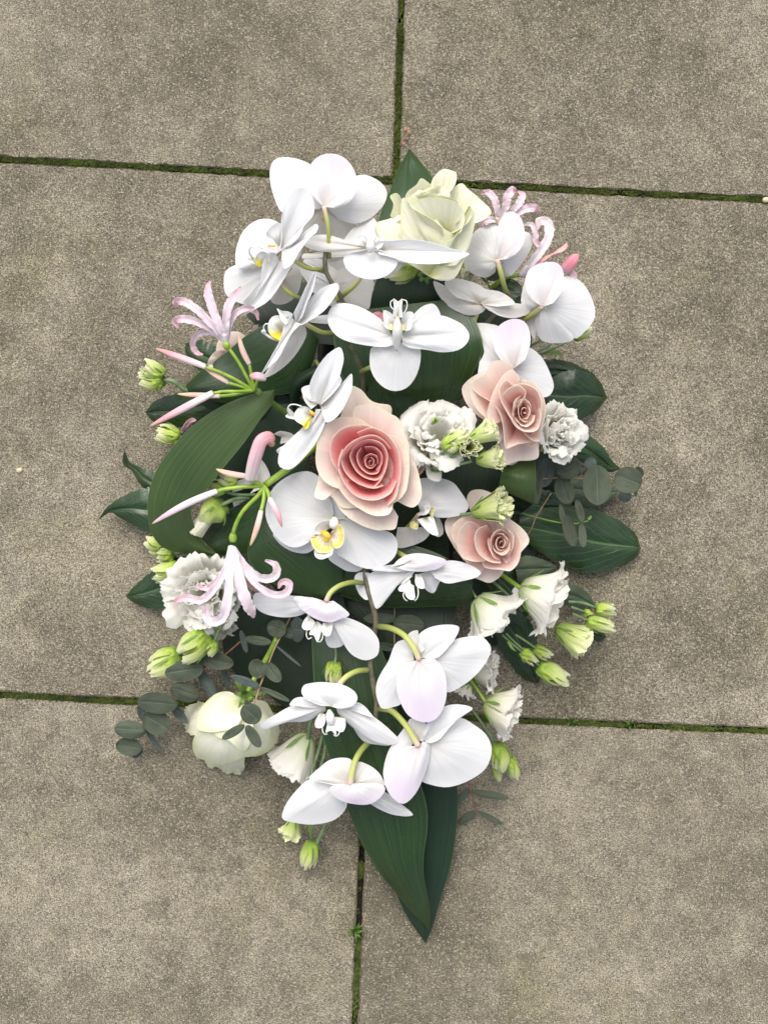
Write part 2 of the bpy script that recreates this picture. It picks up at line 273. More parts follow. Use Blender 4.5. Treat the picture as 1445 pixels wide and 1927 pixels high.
def strip_grid(A, B, arch=6., nl=34, nw=13, wave=2.6, crease=0., jag=0., droop=0.):
    A = catmull([q(p) for p in A], nl); B = catmull([q(p) for p in B], nl); V = np.zeros((nl, nw, 3)); sd_ = nseed()
    for i in range(nl):
        v = i/(nl-1); ja = jag*nz(v*26, sd_); jb = jag*nz(v*26+50, sd_)
        for j in range(nw):
            u = j/(nw-1); uu = u + (ja*(1-u)**3 if u < .5 else 0) + (jb*u**3 if u > .5 else 0)
            p = A[i]*(1-uu)+B[i]*uu; p = p.copy(); wd = math.hypot(*(A[i]-B[i])[:2])
            p[2] += arch*4*u*(1-u)*min(1, wd/30) - crease*math.exp(-((u-.5)/.08)**2)*min(1, wd/30) + wave*nz(v*3+sd_, u*1.5)*min(1,wd/20) - droop*abs(2*u-1)**3
            V[i, j] = W(p)
    return V
def strip(name, parent, mat, A, B, thick=.0006, **k):
    V = strip_grid(A, B, **k); a, b = V.shape[:2]
    return mesh_obj(name, V.reshape(-1,3), grid_faces(a, b), MT[mat], parent, uvgrid(a,b).reshape(-1,2), thick)
def blade_grid(cl, cup=0., nl=30, nw=7, wave=0., jag=0., roll=0., und=0., uf=5., crease=0.):
    """ribbon: (x, y, h, half width[, roll deg]) along its midline"""
    P = []
    for p in cl:
        a = q(p[:3]); P.append((a[0], a[1], a[2], p[3]/cf[2], p[4] if len(p) > 4 else roll))
    P = catmull(P, nl); X = np.array([W(p[:3]) for p in P]); V = np.zeros((nl, nw, 3)); sd_ = nseed()
    for i in range(nl):
        a, b = max(i-1, 0), min(i+1, nl-1); T = P[b][:2]-P[a][:2]; T = T/(np.linalg.norm(T)+1e-9); N = np.array((-T[1], T[0]))
        hw = max(P[i][3], .02); ro = math.radians(P[i][4]); v = i/(nl-1); k_ = ks(P[i][2])*1000
        for j in range(nw):
            s = 2*j/(nw-1)-1; ww = hw*(1+jag*nz(v*24+(50 if s > 0 else 0), sd_)*abs(s)**3)
            xy = P[i][:2]+N*s*ww*math.cos(ro)
            h = P[i][2]+s*hw*k_*math.sin(ro)+cup*hw*k_*(s*s)+wave*nz(v*3, s+sd_)-crease*hw*k_*math.exp(-(s/.2)**2)
            h += und*nz(v*uf*2+(30 if s > 0 else 0), sd_)*abs(s)**2
            V[i, j] = W((xy[0], xy[1], h))
    return V
def blade(name, parent, mat, cl, thick=.0005, **k):
    V = blade_grid(cl, **k); a, b = V.shape[:2]
    return mesh_obj(name, V.reshape(-1,3), grid_faces(a, b), MT[mat], parent, uvgrid(a,b).reshape(-1,2), thick)
def tube_grid(pts, r=None, n=9, nl=None, lobes=0, lamp=0., twist=0., prof=None):
    """(x, y, h[, radius]) ; radius in frame units"""
    P = []
    for p in pts:
        a = q(p[:3]); P.append((a[0], a[1], a[2], (p[3] if len(p) > 3 else r)/cf[2]))
    nl = nl or (4*len(P)+2); P = catmull(P, nl); X = np.array([W(p[:3]) for p in P])
    up = np.array((0.,0.,1.)); V = np.zeros((nl, n, 3)); N = None
    for i in range(nl):
        T = X[min(i+1,nl-1)]-X[max(i-1,0)]; T /= np.linalg.norm(T)+1e-12
        if N is None:
            N = np.cross(T, up)
            if np.linalg.norm(N) < .1: N = np.cross(T, (1,0,0))
        N = N-T*np.dot(N, T); N /= np.linalg.norm(N); Bn = np.cross(T, N); v = i/(nl-1)
        rr = P[i][3]*ks(P[i][2])*(prof(v) if prof else 1)
        for j in range(n):
            a = 2*math.pi*j/n; r2 = rr*(1+lamp*math.cos(lobes*(a+twist*v)))
            V[i, j] = X[i]+(N*math.cos(a)+Bn*math.sin(a))*r2
    return V
def tube(name, parent, mat, pts, r=None, **k):
    V = tube_grid(pts, r, **k); a, b = V.shape[:2]; f = grid_faces(a, b, True)
    f.append(tuple(range(b-1, -1, -1))); f.append(tuple(range((a-1)*b, a*b)))
    g = uvgrid(a, b); g[..., 0] = np.abs(g[..., 0]*2-1)
    return mesh_obj(name, V.reshape(-1,3), f, MT[mat], parent, g.reshape(-1,2))
def frame_of(base, tip):
    o = W(q(base)); t = W(q(tip)); L = np.linalg.norm(t-o); z = (t-o)/L
    x = np.cross((0,1,0) if abs(z[1]) < .9 else (1,0,0), z); x /= np.linalg.norm(x); return o, L, np.array((x, np.cross(z, x), z))
# ------------------------------------------------------------------ flower builders
def lisi(parent, base, tip, R, mat='lisi', n=5, layers=3, flare=.35, ruf=.16, open_=1., freq=9, name='lisianthus_flower', seed=None):
    o, L, M = frame_of(base, tip); k = ks(base[2]); Rw = R/cf[2]*k; rr = random.Random(seed or int(nseed()*10))
    tb = tube(name, parent, 'bud', [base, tuple(base[i]+(tip[i]-base[i])*.12 for i in range(3)), tuple(base[i]+(tip[i]-base[i])*.22 for i in range(3))], R*.14, prof=lambda v: .6+.9*math.sin(v*2.4), n=10, nl=7)
    nu, nv = 41, 17
    for la in range(layers):
        for i in range(n):
            ph = 2*math.pi*(i+.5*(la % 2))/n+rr.uniform(-.25,.25); sc = (1-.19*la)*rr.uniform(.90,1.08); ll = (1+.05*la)*rr.uniform(.90,1.06); sd_ = nseed()
            V = np.zeros((nv, nu, 3)); fl = flare*rr.uniform(.7,1.4)*(1+.25*(la == 0)); w1 = rr.uniform(2.2, 3.4); w2 = rr.uniform(4.5, 7); p1, p2 = rr.uniform(0,6), rr.uniform(0,6)
            def prof_(v): return Rw*sc*(.13+.66*v**.5*open_*(1-.12*v*v)+.44*fl*v**3), L*ll*(v**.95) - L*fl*.42*v**5
            for a in range(nv):
                v = a/(nv-1); r0, z0 = prof_(v); r1, z1 = prof_(min(v+.04, 1)); rb, zb = prof_(max(v-.04, 0)); tr_, tz = r1-rb, z1-zb; q_ = math.hypot(tr_, tz)+1e-9; tr_, tz = tr_/q_, tz/q_; g = v**3.2
                for b in range(nu):
                    u = 2*b/(nu-1)-1
                    wv = (math.sin(u*w1*1.6+p1)*.9+math.sin(u*w2+p2+nz(u*2, sd_)*2)*.55+nz(u*5, sd_+4)*.6)*ruf*Rw*g*.66*(1-.09*la)
                    ed = (nz(u*freq*.8, sd_+6)*.14+nz(u*freq*2.6, sd_+7)*.10)*(1-.12*la)*Rw*v**8 - .20*Rw*abs(u)**3*v**4
                    ang = ph+u*(math.pi/n)*1.45*(.75+.25*v)+.10*g*math.sin(u*w2+p2+1.4)
                    r = r0 + tz*wv + tr_*ed; z = z0 - tr_*wv + tz*ed
                    V[a, b] = o+(M[0]*math.cos(ang)+M[1]*math.sin(ang))*r+M[2]*z
            mesh_obj('petal', V.reshape(-1,3), grid_faces(nv, nu), MT[mat], tb, uvgrid(nv, nu).reshape(-1,2), .0003)
    # calyx
    for i in range(5):
        a0 = 2*math.pi*i/5+.3; g = MB(); V = np.zeros((8, 3, 3))
        for a in range(8):
            v = a/7; wd = .055*math.sin(math.pi*min(v*.9+.08,1))
            for b in range(3):
                ang = a0+(b-1)*wd*2.2; r = Rw*(.17+.62*(v*.42)**.75*open_+.04+.16*v*v); V[a, b] = o+(M[0]*math.cos(ang)+M[1]*math.sin(ang))*r+M[2]*L*(v*.36)
        mesh_obj('sepal', V.reshape(-1,3), grid_faces(8, 3), MT['sepal'], tb, uvgrid(8,3).reshape(-1,2), .0006)
    return tb
def bud(parent, base, tip, wd, mat='bud', frill=1., name='lisianthus_bud'):
    """closed or half-closed bud: twisted lobed body, frilled tips, thin calyx"""
    o, L, M = frame_of(base, tip); k = ks(base[2]); Rw = wd/cf[2]*k*.92; sd_ = nseed(); rr = random.Random(int(sd_*10))
    nl, n = 16, 30; V = np.zeros((nl, n, 3)); tw = rr.uniform(.5, 1.0)
    for i in range(nl):
        v = i/(nl-1); pr = math.sin(math.pi*min(v*.86+.10, 1)**.72)**.75*(1-.25*v)
        for j in range(n):
            a = 2*math.pi*j/n; lob = 1+.13*math.cos(5*(a+tw*v*2))+.08*nz(math.cos(a)*2+sd_, math.sin(a)*2, v*4)
            V[i, j] = o+(M[0]*math.cos(a)+M[1]*math.sin(a))*Rw*pr*lob+M[2]*L*v*.86
    f = grid_faces(nl, n, True); f.append(tuple(range(n-1,-1,-1))); f.append(tuple(range((nl-1)*n, nl*n)))
    g = uvgrid(nl, n); tb = mesh_obj(name, V.reshape(-1,3), f, MT[mat], parent, g.reshape(-1,2))
    for i in range(6 if frill else 0):
        a0 = 2*math.pi*i/6+rr.uniform(-.3,.3); nu, nv = 11, 9; V = np.zeros((nv, nu, 3)); s2 = nseed(); ln = rr.uniform(.85,1.1); op = rr.uniform(.75,1.15)
        for a in range(nv):
            v = a/(nv-1)
            for b in range(nu):
                u = 2*b/(nu-1)-1; ang = a0+u*.52+.5*v
                r = Rw*(.35+.74*math.sin(math.pi*(v*.62+.18)))*op + Rw*.35*v**3*nz(u*3, s2)
                z = L*(.10+.86*v*ln*(1-.20*abs(u)**1.5*v+.12*v**3*nz(u*5.5, s2+3)))
                V[a, b] = o+(M[0]*math.cos(ang)+M[1]*math.sin(ang))*r+M[2]*z
        mesh_obj('petal', V.reshape(-1,3), grid_faces(nv, nu), MT['lisi_green'], tb, uvgrid(nv, nu).reshape(-1,2), .0004)
    for i in range(4):
        a0 = 2*math.pi*i/4+rr.uniform(-.3,.3); V = np.zeros((7, 3, 3)); ln = rr.uniform(.45,.8)*(1 if frill else .55)
        for a in range(7):
            v = a/6; wd_ = .12*(1-v)**.7+.01
            for b in range(3):
                ang = a0+(b-1)*wd_; r = Rw*(.25+.95*math.sin(math.pi*(v*.55+.08)))+Rw*.25*v**3; V[a, b] = o+(M[0]*math.cos(ang)+M[1]*math.sin(ang))*r+M[2]*L*v*ln
        mesh_obj('sepal', V.reshape(-1,3), grid_faces(7, 3), MT['sepal'], tb, uvgrid(7,3).reshape(-1,2), .0005)
    return tb
def core(parent, c, tip, R, D, n=9, mat='pink_hero', sx=1., sy=1., rmin=.07, span0=62, span1=120, curl=.16, rise=.0, seed=3, pw=.85):
    """heart of a rose: cupped petals wound round its axis; c = middle of the rim plane, tip = a point further out on the axis"""
    o, L, M = frame_of(c, tip); k = ks(c[2]); Rw = R/cf[2]*k; Dw = D/1000.; rr = random.Random(seed); nu, nv = 33, 15
    for i in range(n):
        f = i/(n-1); Ri = Rw*((1-f)**pw*(1-rmin)+rmin); ph = i*2.399+seed+rr.uniform(-.35,.35); sp = math.radians(span0+(span1-span0)*f)*rr.uniform(.85,1.15); sd_ = nseed(); de = Dw*(1-.3*f)
        V = np.zeros((nv, nu, 3)); lift = Dw*rise*f+rr.uniform(-.09,.09)*Dw; pt = rr.uniform(-.04,.16); off = Rw*.10*(1-f)*rr.uniform(-1,1); ow = rr.uniform(.02,.14)
        ox, oy = off*math.cos(ph+1.5), off*math.sin(ph+1.5); flat = rr.uniform(.0,.16)
        for a in range(nv):
            v = a/(nv-1); bowl = math.sin(v*math.pi/2)**.8
            for b in range(nu):
                u = 2*b/(nu-1)-1; ang = ph+u*sp
                e = max(0, (v-.74)/.26); wob = 1+ow*u-flat*math.cos(u*sp)**2*.5+.08*nz(u*1.4+sd_, v)+.05*v*nz(u*3.4, sd_+2)
                r = Ri*(.12+.88*bowl)*wob*(1+pt*math.exp(-(u*2.6)**2)*e) + Ri*curl*(1-f*.6)*e*e*(.6+.8*abs(nz(u*2+sd_, 5.)))
                z = -de+(de+lift)*v - Dw*.34*abs(u)**2.4*v - Ri*curl*.8*(1-f*.5)*e*e + Dw*.07*v*nz(u*3+sd_, v*2)
                V[a, b] = o+M[0]*(math.cos(ang)*r*sx+ox)+M[1]*(math.sin(ang)*r*sy+oy)+M[2]*z
        mesh_obj('petal', V.reshape(-1,3), grid_faces(nv, nu), MT[mat], parent, uvgrid(nv, nu).reshape(-1,2), .0003)
def orchid(parent, ped, pedr=14, name='orchid_flower', label=None):
    o = tube(name, parent, 'ped', ped, pedr, n=9)
    if label: o['label'] = label
    return o
def tendrils(parent, a, side, b, r=5):
    for s in side: tube('tendril', parent, 'lip', [a]+s+[b] if b else [a]+s, r, n=6)
def lobes(parent, specs, mat='lip'):
    for (b, rim, h) in specs: petal('lip', parent, mat, b, rim, h, h+3, bulge=2, nt=15, nr=7, ruf=.3)

# ================================================================== THE PAVING
ROOT[0] = np.zeros(3)
def cm(name):
    m, n, l, b = newmat(name); tc = n.new('ShaderNodeTexCoord'); oi = n.new('ShaderNodeObjectInfo')
    ad = n.new('ShaderNodeVectorMath'); ad.operation = 'ADD'; l.new(tc.outputs['Object'], ad.inputs[0])
    sc = n.new('ShaderNodeVectorMath'); sc.operation = 'SCALE'; sc.inputs[0].default_value = (3, 5, 7); l.new(oi.outputs['Random'], sc.inputs['Scale']); l.new(sc.outputs[0], ad.inputs[1])
    def N(s, d, r=.55):
        t = n.new('ShaderNodeTexNoise'); t.inputs['Scale'].default_value = s; t.inputs['Detail'].default_value = d; t.inputs['Roughness'].default_value = r; l.new(ad.outputs[0], t.inputs['Vector']); return t
    big, mid, fine = N(5.5, 8, .68), N(46, 7, .72), N(900, 3, .75)
    r1 = ramp(n, [(.30, (.142,.127,.092)), (.5, (.242,.217,.160)), (.70, (.41,.369,.284))]); l.new(big.outputs[0], r1.inputs[0])
    r2 = ramp(n, [(.32, (.62,.61,.60)), (.68, (1.28,1.27,1.25))]); l.new(mid.outputs[0], r2.inputs[0])
    m1 = n.new('ShaderNodeMixRGB'); m1.blend_type = 'MULTIPLY'; m1.inputs[0].default_value = .8; l.new(r1.outputs[0], m1.inputs[1]); l.new(r2.outputs[0], m1.inputs[2])
    r3 = ramp(n, [(.36, (.32,.31,.29)), (.5, (.88,.87,.85)), (.64, (1.75,1.72,1.64))]); l.new(fine.outputs[0], r3.inputs[0])
    m2 = n.new('ShaderNodeMixRGB'); m2.blend_type = 'MULTIPLY'; m2.inputs[0].default_value = .95; l.new(m1.outputs[0], m2.inputs[1]); l.new(r3.outputs[0], m2.inputs[2])
    # sand grains: pale and dark specks
    vo = n.new('ShaderNodeTexVoronoi'); vo.inputs['Scale'].default_value = 820; l.new(ad.outputs[0], vo.inputs['Vector'])
    sp = n.new('ShaderNodeSeparateColor'); l.new(vo.outputs['Color'], sp.inputs[0])
    gt = n.new('ShaderNodeMapRange'); l.new(sp.outputs[0], gt.inputs[0]); gt.inputs[1].default_value = .80; gt.inputs[2].default_value = .95; gt.inputs[3].default_value = 0; gt.inputs[4].default_value = .48
    m3 = n.new('ShaderNodeMixRGB'); l.new(gt.outputs[0], m3.inputs[0]); l.new(m2.outputs[0], m3.inputs[1]); m3.inputs[2].default_value = (.56,.52,.44,1)
    gd = n.new('ShaderNodeMapRange'); l.new(sp.outputs[1], gd.inputs[0]); gd.inputs[1].default_value = .80; gd.inputs[2].default_value = .95; gd.inputs[3].default_value = 0; gd.inputs[4].default_value = .65
    m4 = n.new('ShaderNodeMixRGB'); l.new(gd.outputs[0], m4.inputs[0]); l.new(m3.outputs[0], m4.inputs[1]); m4.inputs[2].default_value = (.075,.066,.052,1)
    # algae and damp blotches
    al = N(7.3, 7, .7); ag = n.new('ShaderNodeMapRange'); l.new(al.outputs[0], ag.inputs[0]); ag.inputs[1].default_value = .54; ag.inputs[2].default_value = .74; ag.inputs[3].default_value = 0; ag.inputs[4].default_value = .42
    m5 = n.new('ShaderNodeMixRGB'); m5.blend_type = 'MULTIPLY'; l.new(ag.outputs[0], m5.inputs[0]); l.new(m4.outputs[0], m5.inputs[1]); m5.inputs[2].default_value = (.74,.76,.44,1)
    dk = N(11, 5, .6); dg = n.new('ShaderNodeMapRange'); l.new(dk.outputs[0], dg.inputs[0]); dg.inputs[1].default_value = .58; dg.inputs[2].default_value = .74; dg.inputs[3].default_value = 0; dg.inputs[4].default_value = .55
    m6 = n.new('ShaderNodeMixRGB'); m6.blend_type = 'MULTIPLY'; l.new(dg.outputs[0], m6.inputs[0]); l.new(m5.outputs[0], m6.inputs[1]); m6.inputs[2].default_value = (.55,.56,.60,1)
    l.new(m6.outputs[0], b.inputs['Base Color']); b.inputs['Roughness'].default_value = .92; b.inputs['Specular IOR Level'].default_value = .25
    mxh = n.new('ShaderNodeMath'); mxh.operation = 'MULTIPLY_ADD'; l.new(fine.outputs[0], mxh.inputs[0]); mxh.inputs[1].default_value = 1.2; l.new(vo.outputs['Distance'], mxh.inputs[2])
    bp = n.new('ShaderNodeBump'); bp.inputs['Strength'].default_value = .9; bp.inputs['Distance'].default_value = .0011; l.new(mxh.outputs[0], bp.inputs['Height'])
    b2 = n.new('ShaderNodeBump'); b2.inputs['Strength'].default_value = .5; b2.inputs['Distance'].default_value = .003; l.new(mid.outputs[0], b2.inputs['Height']); l.new(bp.outputs[0], b2.inputs['Normal']); l.new(b2.outputs[0], b.inputs['Normal'])
    return m
MT['concrete'] = cm('paving_concrete'); MT['soil'] = stem_mat('joint_soil', (.018,.014,.010), (.05,.04,.028), rough=1, scale=300)
MT['moss'] = stem_mat('moss', (.030,.042,.006), (.11,.15,.018), rough=.95, scale=45)
MT['grass'] = leaf_mat('joint_grass', (.05,.12,.015), (.14,.24,.04), rough=.5, stripes=3, trans=.2)
MT['straw'] = stem_mat('dry_straw', (.38,.26,.13), (.52,.38,.2)); MT['twig'] = stem_mat('dry_twig', (.16,.085,.045), (.34,.17,.10))
MT['pebble'] = stem_mat('pebble', (.50,.42,.27), (.62,.54,.36), rough=.8)
CN = {}
for i in range(-3, 4):
    for j in range(-3, 5): CN[(i, j)] = np.array((745+1010*i-54*j, 341+52*i+1004*j), float)
for k_, v_ in {(0,-1): (775,-663), (0,2): (651,2349), (-1,0): (-265,285), (-1,1): (-319,1291), (1,0): (1755,393), (1,1): (1701,1387), (0,1): (691,1343)}.items(): CN[k_] = np.array(v_, float)
g_ = mesh_obj('ground', [(-8,-8,-.045), (8,-8,-.045), (8,8,-.045), (-8,8,-.045)], [(0,1,2,3)], MT['soil'], None); g_['kind'] = 'structure'
pave = bpy.data.objects.new('pavement', None); COL.objects.link(pave); pave['kind'] = 'structure'
jb = mesh_obj('joint_bed', [(-1.7,-2.0,-.016), (1.9,-2.0,-.016), (1.9,1.9,-.016), (-1.7,1.9,-.016)], [(0,1,2,3)], MT['soil'], pave)
def slab(i, j):
    c = [CN[(i,j)], CN[(i+1,j)], CN[(i+1,j+1)], CN[(i,j+1)]]; cen = sum(c)/4; gap = 4.6; ring = []
    near = (-1 <= i <= 0 and -1 <= j <= 1); n = 150 if near else 12; sd_ = nseed()
    for e in range(4):
        a, b = c[e], c[(e+1) % 4]; T = (b-a)/np.linalg.norm(b-a); N = np.array((-T[1], T[0]))
        a2, b2 = a+T*gap, b-T*gap
        for t in range(n):
            s = t/n; p = a2+(b2-a2)*s+N*gap; p = p+N*(nz(s*9+e*20, sd_)*1.8+max(0, nz(s*46+e*20, sd_+3))*2.6-nz(s*130, sd_+e)*.9)
            if s < .02 or s > .98: p = p+N*1.5
            ring.append(p)
    R = np.array(ring); m = len(R); V = []
    def put(scale_in, z, rough=0.):
        for t_, p in enumerate(R):
            d = cen-p; d = d/np.abs(d).max(); pp = p+d*scale_in*(1+rough*nz(t_*.35, sd_+9)); V.append(W((pp[0], pp[1], z)))
    put(0, -40); put(0, -5); put(.8, -1.6, .8); put(4., 0, .8)
    F = grid_faces(4, m, True); F.append(tuple(3*m+k for k in range(m))[::-1])
    o = mesh_obj('paving_slab', V, F, MT['concrete'], pave)
    for p in o.data.polygons: p.use_smooth = False
    return o
ROOT[0] = np.zeros(3)
for i in range(-3, 3):
    for j in range(-3, 4): slab(i, j)
# moss and weeds in the joints
def joint_line(a, b): return CN[a], CN[b]
def moss(segs, n, dens):
    V, F = [], []; r = random.Random(5)
    for (a, b, k0) in segs:
        for _ in range(n):
            s = r.random(); d = nz(s*7, k0)*1.3+nz(s*25, k0+3)*.9+dens
            if r.random() > d: continue
            p = a+(b-a)*s; T = (b-a)/np.linalg.norm(b-a); N = np.array((-T[1], T[0])); p = p+N*r.gauss(0, 2.6+2.5*max(0, nz(s*14, k0+8)))
            base = W((p[0], p[1], r.uniform(-7, -.5))); L = r.uniform(.0015, .0042)
            for q_ in range(3):
                az = r.uniform(0, 6.28); el = r.uniform(.3, 1.4); d3 = np.array((math.cos(az)*math.cos(el), math.sin(az)*math.cos(el), math.sin(el)))*L; sd3 = np.array((-math.sin(az), math.cos(az), 0))*.0005
                k = len(V); V += [base-sd3, base+sd3, base+d3]; F.append((k, k+1, k+2))
    return V, F
segs = [(CN[(-1,0)], CN[(0,0)], 1), (CN[(0,0)], CN[(1,0)], 12), (CN[(-1,1)], CN[(0,1)], 23), (CN[(0,1)], CN[(1,1)], 34), (CN[(0,-1)], CN[(0,0)], 45), (CN[(0,1)], CN[(0,2)], 56)]
V_, F_ = [], []
for sg, dn in zip(segs, (.75, .65, .9, .55, .8, .25)):
    a, b = moss([sg], 9000, dn); k = len(V_); V_ += a; F_ += [tuple(x+k for x in f) for f in b]
mo = mesh_obj('moss', V_, F_, MT['moss'], None); mo['kind'] = 'stuff'; mo['label'] = 'green moss growing in the joints between the paving slabs'; mo['category'] = 'moss'
def tuft(x, y, n, L, label, seed, straw=0):
    fr('P'); t = thing('grass_tuft', label, 'weed', (x, y, -4), 'weeds in the paving joints'); r = random.Random(seed)
    for i in range(n):
        a = r.uniform(0, 6.28); l_ = L*r.uniform(.5, 1.1); dx, dy = math.cos(a)*l_, math.sin(a)*l_
        blade('blade', t, 'grass', [(x+r.uniform(-3,3), y+r.uniform(-5,5), -4, 1.0), (x+dx*.5, y+dy*.5, 6, 1.3), (x+dx, y+dy, 5, .2)], nl=7, nw=3, thick=.0003)
    for i in range(straw):
        tube('straw', t, 'straw', [(x+2*i, y, -3), (x-8+26*i, y-18, 12), (x-15+30*i, y-32, 16)], .6, n=5)
tuft(668, 1752, 18, 20, 'grass tuft with dry straws in the lower joint, left of the dark leaf tips', 1, 2)
tuft(1075, 1358, 7, 15, 'small weed in the right-hand joint nearest the white frilled flowers', 2)
tuft(1185, 1366, 8, 14, 'small green weed halfway along the lower right joint', 3)
tuft(670, 1890, 6, 12, 'tiny weed at the very bottom of the lower joint', 4)
fr('P'); t = thing('dry_twig', 'curled brown dry sprig lying on the slab above the dark leaf tip', 'twig', (762,262,1))
tube('stem', t, 'twig', [(752,275,1), (760,262,3), (768,250,4), (764,238,4)], 1.4, n=6)
for i, (a, b) in enumerate([((762,262),(770,258)), ((766,252),(772,244)), ((757,268),(764,272)), ((766,246),(760,240))]):
    blade('scale_leaf', t, 'twig', [(*a,3,1.2), ((a[0]+b[0])/2,(a[1]+b[1])/2,4,1.8), (*b,3,.3)], nl=6, nw=3)
ROOT[0] = np.zeros(3)
def pebble(x, y, r, label, seed):
    V = []; n = 10; sd_ = seed*3.
    for i in range(7):
        for j in range(n):
            a = 2*math.pi*j/n; e = math.pi*i/6; rr = r*(1+.25*nz(math.cos(a)+sd_, math.sin(a), e)); k = ks(0)
            c = W((x, y, 0)); V.append((c[0]+rr*k*math.sin(e)*math.cos(a), c[1]+rr*k*math.sin(e)*math.sin(a)*.8, max(0, rr*k*.6*math.cos(e)+.4*r*k)))
    o = mesh_obj('pebble', V, grid_faces(7, n, True), MT['pebble'], None); o['label'] = label; o['category'] = 'pebble'
pebble(38, 885, 6, 'small yellow pebble on the paving at the left edge', 1)
pebble(1439, 377, 7, 'small brown stone in the joint at the right edge', 2)
r_ = random.Random(12); V_, F_ = [], []
for _ in range(420):                       # loose sand grains and crumbs on the slabs
    x, y = r_.uniform(-60, 1500), r_.uniform(-60, 1990); c = W((x, y, 0)); rr = S*r_.uniform(.5, 1.7); k = len(V_); a = r_.uniform(0, 6)
    V_ += [c+np.array((math.cos(a+2.09*i)*rr*(1+.4*i), math.sin(a+2.09*i)*rr, .0001)) for i in range(3)]+[c+np.array((0, 0, rr*1.1))]; F_ += [(k,k+1,k+3),(k+1,k+2,k+3),(k+2,k,k+3)]
g_ = mesh_obj('grit', V_[:4*250], F_[:3*250], MT['pebble'], None); g_['kind'] = 'stuff'; g_['label'] = 'pale sand grains scattered on the slabs'; g_['category'] = 'grit'
g_ = mesh_obj('crumbs', [v for v in V_[4*250:]], [tuple(i-1000 for i in f) for f in F_[3*250:]], MT['twig'], None); g_['kind'] = 'stuff'; g_['label'] = 'dark brown crumbs scattered on the slabs'; g_['category'] = 'crumbs'
# ================================================================== TRAY AND FOAM
fr('P')
t = thing('foam_tray', 'dark plastic tray with green floral foam hidden under the flowers', 'flower tray', (735,850,0))
def block(name, mat, x0, y0, x1, y1, z0, z1, rnd_=18, jit=0.):
    pts = []
    for (cx, cy, a0) in ((x1-rnd_, y0+rnd_, -90), (x1-rnd_, y1-rnd_, 0), (x0+rnd_, y1-rnd_, 90), (x0+rnd_, y0+rnd_, 180)):
        for a in range(0, 91, 15): pts.append((cx+rnd_*math.cos(math.radians(a0+a)), cy+rnd_*math.sin(math.radians(a0+a))))
    V = []; m = len(pts); cx, cy = (x0+x1)/2, (y0+y1)/2; k = ks(0)
    for (s, z) in ((1, z0), (1, z0+(z1-z0)*.75), (.93, z1), (.4, z1+2)):
        for p in pts: V.append(((cx+(p[0]-cx)*s-722.5)*k, (963.5-cy-(p[1]-cy)*s)*k, z/1000.))
    F = grid_faces(4, m, True); F.append(tuple(3*m+i for i in range(m))); return mesh_obj(name, V, F, MT[mat], t)
block('tray', 'tray', 600, 590, 850, 1100, 0, 22); block('foam', 'foam', 612, 602, 838, 1088, 22, 58)
# ================================================================== LARGE LEAVES
def big(label, A, B, mat='asp', name='aspidistra_leaf', under=None, **k):
    loc = A[0]; t = thing(name, label, 'leaf', loc)
    strip('blade', t, mat, A, B, **k)
    if under: strip('folded_underside', t, under[0], under[1], under[2], arch=0, nw=7)
    return t
fr('P')
big('broad olive-green leaf looping round the left side under the long pink bud',
    [(516,734,128),(466,745,122),(419,764,118),(366,799,112),(327,839,104),(293,889,92),(279,938,80),(280,977,70),(290,1011,62),(311,1032,56),(364,1043,54),(414,1046,55)],
    [(516,734,128),(513,758,124),(492,786,122),(459,833,118),(417,885,110),(385,927,98),(361,957,88),(362,975,80),(368,995,72),(375,1009,66),(392,1030,58),(414,1046,55)], mat='asp_light', arch=3, nl=46, nw=17)
big('dark leaf behind the upper left pink nerine, below the orchids',
    [(560,585,95),(505,607,92),(461,634,88),(424,665,80),(387,691,76),(350,726,70)], [(600,640,88),(585,690,86),(556,735,84),(500,745,82),(430,758,76),(358,742,68)], arch=8)
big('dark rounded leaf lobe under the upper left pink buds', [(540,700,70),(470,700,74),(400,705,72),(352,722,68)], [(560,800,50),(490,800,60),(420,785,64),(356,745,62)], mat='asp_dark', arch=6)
fr('P')
big('very wide dark leaf under the middle white orchid, folded at its right edge',
    [(625,590,95),(628,640,96),(640,700,94),(672,760,86),(700,810,70)], [(872,560,108),(898,610,112),(908,655,112),(888,705,104),(863,752,92)], arch=9, nl=40, nw=25, wave=3,
    under=('asp_dark', [(872,570,100),(909,655,111),(906,700,92),(880,740,80)], [(872,560,108),(908,655,112.5),(888,706,104),(863,752,92)]))
big('dark striped upright leaf under the large cream rose', [(712,515,105),(700,560,100),(690,610,92),(690,660,85)], [(850,520,105),(862,560,100),(870,600,92),(870,660,85)], mat='asp_dark', arch=6, nl=24)
big('dark pointed leaf tip at the very top over the paving joint', [(770,280,28),(750,318,36),(734,359,46),(713,412,58),(712,470,70)], [(770,280,28),(791,305,34),(812,332,44),(824,372,56),(826,440,70)], mat='asp', arch=5, crease=3)
big('dark leaf folded below the big front-facing orchid', [(470,1010,70),(468,1052,72),(495,1085,72),(540,1110,72),(605,1126,72)], [(520,960,80),(590,980,82),(640,1010,84),(660,1060,80),(648,1110,72)], arch=8, nw=19)
big('dark leaf lying across behind the front-facing orchid, ending square at the right', [(660,1030,88),(740,1020,90),(830,1045,92),(888,1086,84)], [(640,1120,62),(720,1142,66),(820,1141,70),(889,1139,72)], arch=9, nl=30, nw=17)
big('dark leaf slanting between the left leaf loop and the front-facing orchid', [(377,1012,46),(417,969,54),(477,935,64),(540,915,72)], [(414,1046,44),(456,1043,50),(500,1030,60),(560,1000,70)], mat='asp', arch=6)
